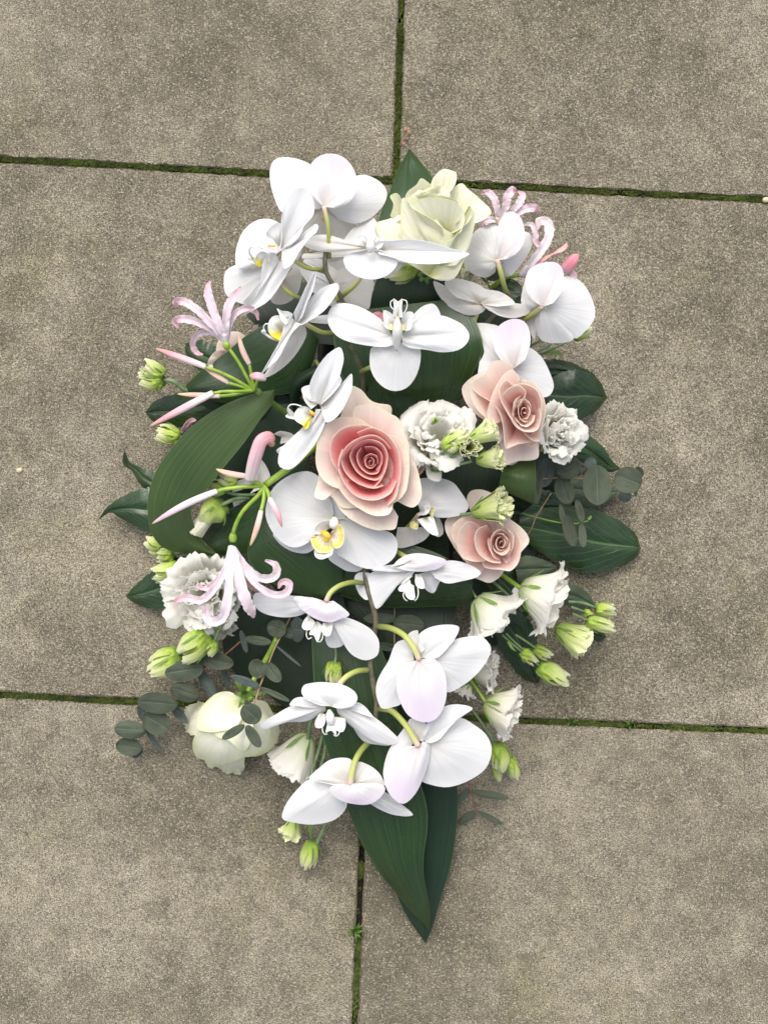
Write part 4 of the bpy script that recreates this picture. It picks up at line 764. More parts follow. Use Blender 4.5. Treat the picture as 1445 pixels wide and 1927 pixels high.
X = orchid(sp, [(640,1150,138),(570,1120,142),(520,1080,144),(480,1035,146)], 15)
petal('sepal', X, 'orchid', (420,940,132), [(400,860),(300,855),(180,900),(100,950),(80,1030),(100,1120),(190,1180),(300,1192),(400,1130)], 118, 108, bulge=6)
petal('sepal', X, 'orchid_warm', (510,1010,136), [(430,1080),(416,1150),(440,1185),(530,1180),(610,1110),(632,980),(600,900)], 122, 112, bulge=6)
petal('petal', X, 'orchid', (480,880,152), [(430,790),(370,850),(352,960),(340,1050),(300,1140),(250,1215),(214,1273),(300,1228),(400,1165),(480,1060),(560,930),(620,860),(640,800),(540,800)], 160, 150, bulge=6, crease=3, wav=2)
petal('sepal', X, 'orchid', (420,950,140), [(260,1120),(222,1170),(250,1188),(300,1180),(380,1060)], 120, 114, bulge=3)
petal('lip', X, 'lip_side', (390,900,150), [(330,925),(305,880),(320,830),(360,808),(400,830),(412,880)], 160, 164, bulge=4)
petal('lip', X, 'lip', (350,930,150), [(300,900),(250,880),(243,858),(270,860),(300,850),(330,870)], 156, 158, bulge=2)
tube('tendril', X, 'lip', [(290,860,158),(265,820,164),(270,785,168),(310,775,170),(360,790,168)], 6, n=6)
# front-facing bloom left of the cream rose
X = orchid(sp, [(925,1130,140),(970,1095,148),(1020,1050,156),(1065,990,162)], 17)
petal('sepal', X, 'orchid', (1110,770,150), [(930,740),(1000,650),(1080,600),(1140,562),(1180,620),(1195,720)], 146, 140, bulge=4)
petal('sepal', X, 'orchid_warm', (1180,850,150), [(1330,850),(1400,900),(1380,905),(1300,970),(1240,1003),(1150,960)], 136, 132, bulge=5)
petal('sepal', X, 'orchid_warm', (1040,850,150), [(980,830),(880,820),(760,830),(650,830),(640,860),(740,850),(900,950)], 140, 134, bulge=4)
petal('petal', X, 'orchid_warm', (1105,785,170), [(1060,752),(980,745),(930,745),(860,700),(790,690),(720,700),(655,735),(650,760),(720,800),(850,818),(960,838),(1060,820)], 168, 160, bulge=5, crease=3, ruf=.6)
petal('petal', X, 'orchid', (1180,790,172), [(1180,730),(1300,730),(1400,722),(1540,740),(1660,775),(1800,815),(1840,826),(1760,870),(1600,900),(1400,890),(1280,850),(1190,830)], 182, 188, bulge=5, ruf=1, nt=35)
petal('sepal', X, 'orchid', (1130,790,172), [(1060,805),(980,822),(937,860),(950,920),(1000,970),(1080,1003),(1170,1008),(1260,975),(1318,910),(1325,875),(1280,840),(1200,800)], 182, 178, bulge=9, curl=3)
lobes(X, [((1100,775,174), [(1080,760),(1030,745),(1025,710),(1060,692),(1105,710),(1110,750)], 178), ((1160,775,174), [(1150,740),(1165,705),(1200,700),(1228,720),(1210,780),(1180,795)], 178)])
tube('column', X, 'lip', [(1130,725,184),(1130,760,188),(1133,800,184)], 30, prof=lambda v: .25+.9*math.sin(v*2.2), n=10, nl=9)
# half hidden bloom in the middle of the tangle
X = orchid(sp, [(900,1170,122),(880,1100,118),(870,1050,112)], 14)
petal('petal', X, 'orchid', (800,930,108), [(720,925),(650,885),(680,845),(730,822),(800,820),(812,880)], 110, 108, bulge=4)
petal('petal', X, 'orchid_warm', (850,1060,108), [(830,960),(828,855),(900,860),(960,920),(1040,985),(1150,1020),(1135,1130),(1110,1230),(1000,1200),(930,1150)], 104, 98, bulge=8)
petal('sepal', X, 'orchid', (860,1060,108), [(760,1115),(710,1100),(670,1020),(610,940),(605,890),(680,940),(760,960),(830,990)], 108, 106, bulge=5)
petal('petal', X, 'orchid_warm', (560,1000,106), [(580,880),(640,900),(650,960),(600,1060),(520,1080)], 106, 102, bulge=5)
petal('sepal', X, 'orchid_warm', (880,1200,104), [(840,1200),(830,1170),(870,1140),(930,1160),(920,1210)], 102, 100, bulge=3)
# side view bloom at the left
fr('C')
X = orchid(sp, [(1480,440,136),(1400,440,140),(1330,410,146),(1262,370,152)], 17)
petal('petal', X, 'orchid', (1205,385,158), [(1190,300),(1240,200),(1270,130),(1330,20),(1345,0),(1345,60),(1310,180),(1290,220),(1250,330)], 172, 180, bulge=3, crease=2)
petal('petal', X, 'orchid', (1200,380,156), [(1290,230),(1350,150),(1450,95),(1500,90),(1515,125),(1480,190),(1400,290),(1310,350),(1250,388)], 166, 172, bulge=6)
petal('sepal', X, 'orchid', (1300,365,146), [(1330,330),(1400,316),(1450,314),(1470,345),(1445,375),(1370,375)], 144, 140, bulge=3)
petal('sepal', X, 'orchid_warm', (1215,385,154), [(1160,420),(1120,560),(1060,650),(985,735),(975,762),(1060,730),(1160,650),(1230,560),(1282,450),(1270,395)], 148, 138, bulge=8)
petal('petal', X, 'orchid', (1200,360,160), [(1170,320),(1120,400),(1090,500),(1030,610),(985,690),(955,742),(1010,690),(1075,630),(1130,530),(1180,440),(1240,380)], 168, 162, bulge=4, crease=2)
petal('lip', X, 'lip', (1170,360,162), [(1130,385),(1100,350),(1085,305),(1070,268),(1100,285),(1150,290),(1185,310)], 168, 170, bulge=3)
petal('lip', X, 'lip_side', (1110,430,152), [(1095,500),(1030,465),(1005,410),(1020,345),(1060,318),(1110,330),(1135,370)], 164, 166, bulge=6)
tube('tendril', X, 'lip', [(1090,500,160),(1030,480,164),(985,450,166),(965,435,168),(975,425,169),(985,440,168)], 9, n=6)
tube('tendril', X, 'lip', [(985,440,166),(975,400,168),(990,378,170),(1010,380,170)], 5, n=6)
# the middle bloom seen from the front
fr('E')
X = orchid(sp, [(650,575,118),(680,560,130),(715,545,140),(800,480,150)], 16)
petal('sepal', X, 'orchid', (950,290,154), [(970,240),(1030,160),(1080,125),(1142,116),(1175,155),(1188,210),(1150,270),(1050,300)], 152, 148, bulge=5)
petal('sepal', X, 'orchid', (830,290,154), [(870,380),(760,330),(700,300),(650,230),(700,180),(800,250)], 146, 142, bulge=4)
petal('sepal', X, 'orchid', (888,370,160), [(850,395),(760,400),(718,412),(706,480),(714,560),(750,630),(810,685),(880,709),(950,690),(1010,625),(1045,540),(1054,440),(1040,415),(960,400)], 158, 150, bulge=9, curl=3, ruf=.6, nr=14)
petal('petal', X, 'orchid', (855,330,164), [(830,280),(790,230),(700,165),(610,125),(520,110),(455,130),(420,195),(430,260),(480,330),(560,370),(700,400),(830,406),(870,390)], 166, 162, bulge=9, crease=2.5, nt=35)
petal('petal', X, 'orchid', (925,330,164), [(960,300),(1010,240),(1090,205),(1190,195),(1270,220),(1345,265),(1382,320),(1370,380),(1310,428),(1200,444),(1080,425),(980,415),(930,390)], 166, 160, bulge=9, crease=2.5, nt=35)
lobes(X, [((870,280,166), [(838,290),(806,270),(800,210),(802,158),(840,170),(875,205),(878,250)], 172), ((920,280,166), [(922,230),(935,190),(965,168),(1000,172),(1000,230),(985,290),(950,300)], 172)])
tube('column', X, 'lip', [(893,205,178),(895,250,180),(895,300,178),(890,360,172),(890,430,166)], 30, prof=lambda v: .25+.9*math.sin(v*2.9+.1), n=10, nl=14)
petal('lip', X, 'lip', (898,210,176), [(862,200),(872,140),(868,78),(900,98),(928,80),(924,140),(932,205)], 182, 184, bulge=3, ruf=.2)
for pts in ([(872,85,184),(850,100,186),(850,130,186),(865,150,186),(875,155,185)], [(925,85,184),(955,95,186),(960,130,186),(948,165,185),(930,185,184)]): tube('tendril', X, 'lip', pts, 4, n=6)
for a in ((850,270),(932,272)): petal('lip', X, 'lip_yellow', (a[0],a[1]-30,172), [(a[0]-18,a[1]),(a[0]-12,a[1]+18),(a[0]+8,a[1]+22),(a[0]+14,a[1]-10)], 175, 176, bulge=1, nt=9, nr=5)
# side bloom beside the centre rose
X = orchid(sp, [(340,500,96),(420,640,110),(400,760,140),(380,810,150)], 13)
petal('sepal', X, 'orchid', (345,800,158), [(290,800),(255,740),(245,690),(275,672),(310,672),(340,740)], 156, 154, bulge=4)
petal('petal', X, 'orchid', (365,800,162), [(310,760),(295,690),(330,590),(400,480),(465,425),(508,408),(530,480),(515,560),(505,610),(520,632),(470,710),(400,780)], 172, 178, bulge=7, crease=2)
petal('petal', X, 'orchid', (375,810,160), [(400,775),(470,710),(540,640),(583,588),(586,690),(560,760),(525,830),(470,895),(410,920),(390,870)], 168, 174, bulge=6)
petal('petal', X, 'orchid', (385,830,162), [(340,830),(320,920),(280,980),(200,1030),(130,1070),(92,1130),(90,1215),(150,1243),(200,1220),(270,1150),(340,1060),(400,940),(435,850),(420,800)], 166, 158, bulge=8, wav=2, nt=33)
petal('sepal', X, 'orchid', (150,1110,152), [(140,1145),(100,1140),(73,1112),(110,1085),(150,1070)], 148, 146, bulge=2)
petal('lip', X, 'lip', (350,800,166), [(310,830),(275,790),(255,750),(255,732),(300,770),(350,770)], 174, 176, bulge=2)
petal('lip', X, 'lip_side', (320,870,160), [(290,960),(262,970),(255,945),(200,905),(196,860),(230,820),(280,815),(320,850)], 170, 172, bulge=6)
petal('lip', X, 'lip', (220,880,162), [(200,900),(165,895),(133,878),(160,855),(150,820),(190,860)], 168, 168, bulge=1, nt=13, nr=6)
tube('tendril', X, 'lip', [(160,870,168),(150,830,172),(165,803,174),(200,799,174),(245,812,173)], 5, n=6)
tube('callus', X, 'callus', [(305,850,174),(318,860,175),(330,868,174)], 13, n=6)

fr('B')
sp = thing('orchid_spray', 'white moth orchid spray with four blooms seen from behind at the upper right', 'orchid spray', (700,1250,60), 'white moth orchid sprays')
fr('P'); tube('stem', sp, 'orch_stem', [(957,548,102),(935,585,96),(900,630,92),(888,660,88),(860,730,70),(840,800,56)], 4.2, n=9)
fr('B')
X = orchid(sp, [(872,900,104),(850,865,118),(830,790,132),(800,685,140)], 15)
petal('petal', X, 'orchid', (800,700,130), [(790,760),(740,792),(660,772),(610,720),(598,660),(640,560),(700,500),(800,474),(870,480)], 120, 112, bulge=8)
petal('petal', X, 'orchid', (830,690,130), [(900,600),(950,520),(1000,540),(1014,570),(980,660),(920,740),(880,782),(850,760)], 122, 114, bulge=8)
petal('sepal', X, 'orchid', (815,700,130), [(830,760),(860,790),(900,740),(880,690)], 118, 112, bulge=4)
petal('sepal', X, 'orchid_back', (812,690,138), [(790,640),(800,540),(820,450),(880,401),(935,430),(962,500),(960,580),(925,640),(870,680)], 142, 146, bulge=9, curl=3)
X = orchid(sp, [(670,1200,88),(645,1130,96),(665,1050,106),(700,960,116)], 15)
petal('sepal', X, 'orchid_warm', (640,880,110), [(560,840),(640,815),(720,850),(735,870),(660,900)], 112, 112, bulge=3)
petal('petal', X, 'orchid_warm', (700,950,118), [(560,910),(500,850),(492,815),(540,798),(640,815),(720,858),(830,880),(905,945),(800,965)], 124, 126, bulge=7)
petal('sepal', X, 'orchid_warm', (700,955,118), [(600,900),(500,850),(428,812),(440,870),(490,940),(560,990),(640,1016),(710,1000),(740,970)], 116, 112, bulge=7)
petal('petal', X, 'orchid_warm', (705,945,120), [(740,890),(850,930),(930,948),(1005,955),(995,1000),(900,1032),(820,1020),(750,985)], 120, 114, bulge=8)
X = orchid(sp, [(930,1050,100),(985,1030,112),(1030,995,124),(1065,960,132)], 16)
petal('sepal', X, 'orchid', (1050,980,118), [(1000,960),(965,1000),(990,1100),(1022,1156),(1045,1100),(1060,1040)], 106, 102, bulge=6)
petal('sepal', X, 'orchid', (1050,960,122), [(990,980),(945,945),(955,850),(985,760),(1040,860)], 116, 112, bulge=5)
petal('petal', X, 'orchid', (1085,960,126), [(1120,900),(1170,830),(1200,785),(1270,800),(1335,865),(1376,960),(1376,1030),(1335,1095),(1260,1155),(1190,1100),(1130,1020)], 114, 104, bulge=9)
petal('sepal', X, 'orchid', (1070,970,128), [(1020,1010),(1030,1090),(1060,1160),(1120,1178),(1190,1178),(1250,1158),(1215,1080),(1140,985)], 116, 108, bulge=9)
petal('sepal', X, 'orchid_back', (1070,965,132), [(1010,930),(968,850),(985,755),(1050,710),(1130,700),(1180,728),(1196,800),(1180,880),(1130,945)], 138, 140, bulge=9, curl=3)
X = orchid(sp, [(700,1190,84),(780,1250,96),(860,1310,112)], 13)
petal('petal', X, 'orchid', (870,1320,110), [(740,1340),(690,1370),(700,1260),(690,1160),(660,1070),(700,1060),(770,1068),(815,1085),(830,1180)], 112, 108, bulge=8)
petal('petal', X, 'orchid', (890,1330,110), [(960,1210),(1000,1210),(1060,1260),(1110,1350),(1136,1440),(1110,1490),(1040,1500),(950,1420)], 104, 98, bulge=9)
petal('sepal', X, 'orchid_back', (900,1330,120), [(840,1300),(785,1220),(778,1140),(820,1070),(900,1037),(965,1055),(996,1120),(994,1200),(965,1280)], 126, 130, bulge=9, curl=3)

fr('P')
sp = thing('orchid_spray', 'white moth orchid spray running down the middle to the bottom from the pink centre rose', 'orchid spray', (700,1000,60), 'white moth orchid sprays')
tube('stem', sp, 'orch_stem', [(700,980,70),(688,1020,90),(685.5,1071,100),(690,1099,102),(699,1132,102),(707,1165,100),(706,1182,99),(698,1220,97),(697,1250,95),(702.6,1289,92),(709,1325,88),(705,1352,85),(694,1392,80)], 5.2, n=10)
fr('Q')
X = orchid(sp, [(690,560,80),(600,520,94),(510,460,108)], 13)
petal('sepal', X, 'orchid', (480,460,108), [(400,520),(390,600),(330,656),(230,650),(150,600),(112,540),(300,480)], 108, 104, bulge=5)
petal('sepal', X, 'orchid', (530,470,108), [(450,640),(450,690),(510,740),(580,773),(650,768),(700,700),(640,560)], 106, 100, bulge=5)
petal('petal', X, 'orchid', (485,440,118), [(480,330),(440,240),(390,185),(330,154),(250,165),(155,215),(95,285),(64,400),(90,500),(150,580),(240,625),(320,600),(400,510),(440,470)], 122, 118, bulge=9, nt=37, ruf=1.3, curl=2)
petal('petal', X, 'orchid', (525,450,118), [(560,430),(640,470),(740,510),(840,535),(877,590),(868,665),(820,720),(740,758),(650,745),(560,700),(480,640),(500,560),(510,510)], 122, 118, bulge=9, nt=37, ruf=1.3, curl=2)
petal('sepal', X, 'orchid', (500,450,116), [(480,400),(478,330),(520,360),(560,430),(530,450)], 122, 124, bulge=3)
petal('lip', X, 'lip', (470,500,120), [(400,545),(372,540),(372,500),(400,470),(450,455),(500,465)], 134, 138, bulge=5)
petal('lip', X, 'lip_yellow', (450,540,124), [(370,560),(342,562),(352,610),(380,650),(430,660),(485,640),(480,600)], 138, 142, bulge=5)
petal('lip', X, 'lip_yellow', (460,545,124), [(470,600),(500,632),(540,610),(552,560),(540,500),(512,480),(500,520)], 138, 144, bulge=5)
petal('lip', X, 'lip', (430,620,130), [(365,645),(372,680),(402,698),(440,690),(478,665),(480,640)], 140, 142, bulge=4)
tube('callus', X, 'callus', [(420,535,142),(440,545,146),(450,560,145),(440,578,142)], 20, n=8)
tube('column', X, 'lip', [(495,440,134),(490,470,138),(480,500,136)], 28, prof=lambda v: .4+.7*math.sin(v*2.7), n=10, nl=8)
X = orchid(sp, [(865,645,100),(900,665,110),(935,685,118),(960,700,120)], 15, )
petal('sepal', X, 'orchid', (790,830,106), [(700,780),(640,780),(614,810),(625,870),(650,920),(690,950),(740,900)], 104, 100, bulge=4)
petal('petal', X, 'orchid', (960,755,114), [(900,735),(820,735),(745,765),(702,800),(710,880),(730,960),(750,1003),(790,975),(830,900),(880,860),(940,825),(985,775)], 116, 104, bulge=8, nt=33)
petal('petal', X, 'orchid', (1080,765,114), [(1120,725),(1200,705),(1290,718),(1360,750),(1396,782),(1370,808),(1280,832),(1180,846),(1110,810)], 116, 110, bulge=6)
petal('sepal', X, 'orchid', (1060,775,110), [(1010,790),(1030,850),(1060,890),(1102,906),(1130,855),(1155,800),(1120,770)], 108, 102, bulge=4)
petal('sepal', X, 'orchid_back', (950,720,122), [(850,742),(880,705),(935,672),(1000,660),(1100,675),(1180,706),(1150,745),(1060,772),(940,768),(870,752)], 122, 122, bulge=7, curl=3, nt=33)
petal('petal', X, 'orchid', (900,760,116), [(860,730),(780,742),(720,765),(760,770),(900,775),(960,770)], 118, 118, bulge=3)
lobes(X, [((950,800,112), [(975,800),(940,830),(885,875),(890,895),(930,893),(965,860)], 114), ((1010,790,112), [(990,790),(990,850),(1010,875),(1045,878),(1040,830),(1020,790)], 114), ((965,850,112), [(945,860),(925,890),(935,930),(960,948),(985,945),(980,860)], 116)])
for pts in ([(925,890,116),(915,920,117),(925,945,116),(940,955,115)], [(1005,870,116),(1008,910,117),(1000,940,116),(985,955,115)]): tube('tendril', X, 'lip', pts, 4, n=6)
X = orchid(sp, [(665,845,104),(600,840,114),(520,862,122),(465,905,124),(440,955,122)], 16)
petal('petal', X, 'orchid', (400,965,116), [(360,935),(250,925),(120,915),(0,908),(-10,960),(20,1010),(100,1046),(200,1056),(290,1040),(350,1000)], 112, 104, bulge=7, nt=33)
petal('petal', X, 'orchid', (470,1070,114), [(545,1050),(640,1085),(720,1135),(765,1200),(760,1280),(720,1315),(660,1318),(590,1280),(530,1190)], 110, 100, bulge=8)
petal('sepal', X, 'orchid', (475,1080,112), [(440,1130),(435,1200),(460,1240),(500,1245),(545,1225),(550,1160),(520,1090)], 106, 100, bulge=4)
petal('petal', X, 'orchid', (440,1000,118), [(330,935),(270,925),(240,935),(300,1000),(420,1020)], 118, 118, bulge=3)
petal('sepal', X, 'orchid_back', (440,960,122), [(370,938),(300,955),(268,978),(310,1025),(390,1072),(470,1087),(530,1065),(583,1040),(540,995),(485,955)], 122, 120, bulge=7, curl=4, nt=33)
lobes(X, [((345,1060,110), [(330,1040),(300,1080),(290,1120),(320,1138),(355,1125),(368,1080)], 112), ((450,1090,110), [(420,1090),(408,1130),(430,1170),(460,1172),(480,1110),(480,1085)], 114), ((385,1080,108), [(365,1090),(335,1165),(360,1165),(385,1210),(405,1160),(410,1100)], 112)])
for pts in ([(320,1140,112),(318,1170,113),(330,1190,112),(350,1180,112)], [(420,1160,112),(415,1190,113),(400,1208,112),(385,1205,111)]): tube('tendril', X, 'lip', pts, 4, n=6)
fr('K')
X = orchid(sp, [(700,148,100),(760,155,112),(840,195,122),(895,265,126),(930,335,124)], 17)
petal('petal', X, 'orchid', (900,330,116), [(870,215),(800,240),(757,340),(720,400),(690,470),(686,540),(716,610),(780,603),(832,580),(850,440)], 108, 98, bulge=10, nt=33)
petal('sepal', X, 'orchid_warm', (915,320,118), [(890,290),(865,200),(880,180),(921,170),(925,200),(960,280)], 122, 124, bulge=3)
petal('petal', X, 'orchid', (945,325,118), [(930,270),(915,210),(970,160),(1060,138),(1155,150),(1135,210),(1085,275),(1030,325),(990,330)], 122, 120, bulge=8)
petal('petal', X, 'orchid', (980,340,116), [(1040,280),(1110,230),(1200,205),(1290,210),(1337,272),(1310,345),(1240,430),(1160,492),(1085,520),(1040,430)], 112, 102, bulge=11, nt=35)
petal('sepal', X, 'orchid_back', (928,335,124), [(870,350),(812,400),(800,490),(820,570),(860,640),(920,682),(980,690),(1040,655),(1075,580),(1085,470),(1060,380),(1010,325)], 122, 118, bulge=11, curl=4, nt=35)
X = orchid(sp, [(640,395,96),(580,400,104),(520,430,110),(475,475,112)], 16)
petal('petal', X, 'orchid', (400,605,106), [(390,580),(300,575),(200,600),(120,645),(28,706),(50,727),(180,690),(290,683),(350,655),(400,625)], 100, 90, bulge=6, nt=33)
petal('sepal', X, 'orchid', (390,600,104), [(380,570),(290,548),(230,552),(195,592),(250,600),(350,612)], 106, 104, bulge=3)
petal('petal', X, 'orchid', (460,610,106), [(530,590),(610,620),(700,680),(770,740),(817,795),(780,817),(700,805),(610,760),(520,690),(470,640)], 100, 92, bulge=6, nt=33)
petal('petal', X, 'orchid', (540,690,96), [(555,700),(580,760),(620,800),(680,815),(770,818),(660,740)], 88, 84, bulge=5)
petal('sepal', X, 'orchid', (470,600,104), [(520,580),(590,580),(640,620),(668,662),(600,640),(510,620)], 104, 102, bulge=3)
petal('sepal', X, 'orchid', (430,600,112), [(370,595),(290,560),(262,520),(275,480),(330,466),(420,464),(510,482),(570,525),(580,560),(550,598),(480,615)], 116, 116, bulge=8, curl=3, nt=33)
lobes(X, [((385,640,104), [(365,640),(340,690),(345,720),(380,720),(397,690),(395,645)], 108), ((480,660,104), [(450,660),(438,700),(460,735),(495,745),(512,715),(510,670)], 108), ((425,640,104), [(400,640),(410,700),(400,750),(430,735),(460,765),(450,700),(445,640)], 110)])
tube('column', X, 'lip', [(420,620,112),(425,660,114),(430,700,110)], 24, prof=lambda v: .4+.7*math.sin(v*2.6), n=9, nl=8)
for pts in ([(380,715,110),(385,745,110),(395,758,109),(410,755,108)], [(480,735,110),(475,755,110),(460,768,109),(445,760,108)]): tube('tendril', X, 'lip', pts, 4, n=6)
X = orchid(sp, [(705,612,90),(770,625,100),(840,690,108),(885,760,108),(925,825,106)], 17)
petal('petal', X, 'orchid', (900,800,98), [(860,700),(780,810),(745,880),(728,1000),(760,1010),(810,900),(870,830)], 92, 86, bulge=7)
petal('sepal', X, 'orchid_warm', (920,790,100), [(870,740),(862,700),(880,670),(960,690),(985,740),(950,800)], 102, 104, bulge=4)
petal('petal', X, 'orchid', (960,800,100), [(950,740),(985,680),(1050,610),(1140,588),(1232,612),(1170,655),(1100,720),(1040,790),(990,808)], 106, 104, bulge=8)
petal('petal', X, 'orchid', (970,810,98), [(1040,760),(1100,700),(1160,665),(1240,705),(1310,765),(1338,850),(1305,950),(1210,1020),(1090,1057),(1000,1045),(930,1010),(955,900)], 92, 82, bulge=12, nt=37, nr=14)
petal('sepal', X, 'orchid_back', (930,822,106), [(850,830),(770,880),(732,960),(735,1040),(780,1120),(840,1150),(895,1110),(950,1010),(985,890),(985,810),(950,800)], 104, 98, bulge=10, curl=4, nt=35)
X = orchid(sp, [(645,800,80),(600,850,90),(570,900,96),(550,970,98),(540,1040,96)], 17)
petal('petal', X, 'orchid', (490,1040,86), [(420,1035),(315,1012),(230,1080),(165,1180),(155,1235),(230,1258),(340,1268),(440,1248),(500,1200),(522,1150),(510,1090)], 78, 70, bulge=10, nt=35)
petal('petal', X, 'orchid', (630,1090,84), [(700,1070),(745,1090),(810,1140),(895,1215),(870,1222),(780,1213),(700,1180),(650,1150)], 76, 70, bulge=5)
petal('sepal', X, 'orchid_warm', (540,1040,90), [(440,1045),(350,1025),(305,1008),(350,960),(420,905),(500,890),(548,905),(545,960)], 92, 92, bulge=7)
petal('sepal', X, 'orchid_warm', (560,1040,90), [(560,960),(580,915),(640,930),(700,975),(728,1020),(740,1045),(660,1050)], 92, 92, bulge=6)
petal('sepal', X, 'orchid_back', (540,1038,98), [(480,1040),(425,1058),(430,1090),(480,1130),(560,1153),(640,1155),(700,1125),(738,1062),(690,1035),(610,1040)], 96, 94, bulge=8, curl=4, nt=33)
fr('Q')
X = orchid(sp, [(880,560,84),(960,480,96),(1010,420,108)], 13)
petal('petal', X, 'orchid_warm', (1110,440,100), [(1100,540),(1130,560),(1160,540),(1155,480),(1130,430)], 98, 94, bulge=3)
petal('sepal', X, 'orchid_warm', (960,500,104), [(880,500),(870,580),(880,625),(980,610),(1050,575),(1078,535),(1030,500)], 102, 98, bulge=5)
petal('petal', X, 'orchid', (1020,370,112), [(990,290),(1000,210),(1060,195),(1150,198),(1220,222),(1262,270),(1318,370),(1295,410),(1200,438),(1110,435),(1050,400)], 114, 110, bulge=8, nt=33, wav=2.2)
petal('lip', X, 'lip', (1020,400,116), [(1000,340),(1060,340),(1085,375),(1060,420),(1000,425)], 124, 126, bulge=4)
petal('lip', X, 'lip_yellow', (1070,400,116), [(1060,380),(1080,372),(1104,378),(1105,410),(1090,440)], 126, 126, bulge=2)
petal('lip', X, 'lip_yellow', (1000,450,114), [(960,470),(960,500),(1000,512),(1010,470)], 124, 124, bulge=3)
petal('lip', X, 'lip', (1050,440,116), [(1000,450),(1040,500),(1100,548),(1130,548),(1115,480),(1100,430)], 124, 126, bulge=6)

# ================================================================== NERINES
def tepal(parent, cl, w, mat='nerine', roll=0, **k):
    n = len(cl); P = []
    for i, p in enumerate(cl):
        v = i/(n-1); P.append((p[0], p[1], p[2], w*(.45+.75*math.sin(math.pi*min(1, v*.75+.12)))*(1 if v < .99 else .35), roll))
    blade('tepal', parent, mat, P, cup=.34, nl=40, nw=9, und=2.6, uf=8, crease=.22, thick=.0003, jag=.25)
def nbud(parent, base, tip, w, mat='nerine_bud', bend=0):
    d = np.array(tip[:2])-np.array(base[:2]); N = np.array((-d[1], d[0])); 
    P = [tuple(np.array(base[:2])+d*s+N*bend*math.sin(math.pi*s))+(base[2]+(tip[2]-base[2])*s+3*math.sin(math.pi*s),) for s in (0,.25,.5,.75,1)]
    tube('bud', parent, mat, P, w/2, n=18, nl=22, lobes=3, lamp=.10, twist=.5, prof=lambda v: (.55+.5*math.sin(math.pi*min(1,v*.8+.12)))*(1-v**5)**.5*(1-.25*v)+.03)
fr('C')
t = thing('nerine', 'pink nerine with one open spidery flower and long buds at the upper left', 'nerine', (1150,1020,60), 'pink nerines')
tube('stem', t, 'stem', [(1350,1100,80),(1150,1020,96),(1040,950,112),(925,855,128)], 24, n=10)
hub = (905,855,130)
for pts in ([hub,(870,790,136),(800,660,144),(710,530,150)], [hub,(760,770,138),(640,715,142),(560,688,142)], [hub,(800,822,134),(720,800,136)], [hub,(780,862,138),(690,862,140),(615,875,142)], [hub,(760,885,132),(660,895,130)], [hub,(890,760,136),(873,672,140)], [hub,(925,800,138),(938,765,142)]):
    tube('pedicel', t, 'stem_bright', pts, 12, n=8)
tube('receptacle', t, 'stem_bright', [(716,552,149),(708,530,151),(700,508,152)], 24, n=10, nl=7, prof=lambda v: .8+.35*math.sin(v*3))
nbud(t, (562,688,142), (200,552,142), 50); nbud(t, (722,802,136), (555,700,136), 36, 'nerine_bud2'); nbud(t, (615,873,144), (158,1112,140), 56); nbud(t, (662,898,130), (355,880,128), 40, 'nerine_bud2')
nbud(t, (872,668,140), (795,438,142), 42, 'nerine_bud2', -.06); nbud(t, (980,768,148), (872,750,150), 62, 'nerine_bud', .05)
F_ = tube('nerine_flower', t, 'nerine_pale', [(706,512,150),(700,480,153),(696,450,155)], 22, n=9, nl=7)
for cl, w in [([(705,500,150),(660,400,158),(600,240,160),(575,140,158),(590,72,152)], 26), ([(700,500,150),(610,390,160),(480,262,164),(390,215,160),(345,225,152),(352,262,148)], 24), ([(695,500,150),(590,410,156),(460,352,158),(370,345,154),(340,365,148),(365,408,146)], 24),
              ([(690,500,146),(620,450,148),(560,440,146),(495,465,140),(468,530,134),(500,585,132),(542,598,134)], 18), ([(708,500,150),(705,380,158),(720,260,162),(765,180,160),(812,112,152)], 26), ([(715,500,148),(735,380,154),(780,300,156),(860,266,152),(915,290,146),(938,352,142)], 20)]: tepal(F_, cl, w)
fr('D')
t = thing('nerine', 'pink nerine with one flower hanging downward at the lower left, over the leaf loop', 'nerine', (1445,370,60), 'pink nerines')
fr('P'); tube('stem', t, 'stem_bright', [(640,790,90),(600,832,112),(555,872,126),(500,912,138)], 6.5, n=10); fr('D')
hub = (1205,510,140)
for pts in ([hub,(1150,490,144),(1100,470,148)], [hub,(1040,520,146),(900,540,148),(868,552,148)], [hub,(1170,570,140),(1050,700,134),(990,830,126),(985,890,122)], [hub,(1205,600,142),(1185,690,144)], [hub,(1235,560,144),(1245,605,146)]): tube('pedicel', t, 'stem_bright', pts, 15, n=8)
tube('receptacle', t, 'stem_bright', [(985,850,124),(984,885,122),(984,910,121)], 26, n=10, nl=7, prof=lambda v: .75+.4*math.sin(v*3))
tube('bud', t, 'nerine_bud', [(1102,465,150),(1120,380,156),(1150,270,162),(1185,185,164),(1235,165,160),(1262,215,154)], 46, n=16, nl=24, lobes=3, lamp=.08, prof=lambda v: .6+.45*math.sin(math.pi*min(1,v*.7+.15)) if v < .93 else .55)
nbud(t, (1078,442,146), (862,390,146), 46, 'nerine_bud2', -.05); nbud(t, (870,550,150), (402,784,152), 52, 'nerine', .03); nbud(t, (1186,690,146), (1106,942,146), 44, 'nerine_bud2', -.03); nbud(t, (1246,600,148), (1334,808,150), 46, 'nerine_bud', -.05)
fr('J')
F_ = tube('nerine_flower', t, 'nerine_pale', [(852,-5,120),(850,30,122),(848,60,123)], 24, n=9, nl=7)
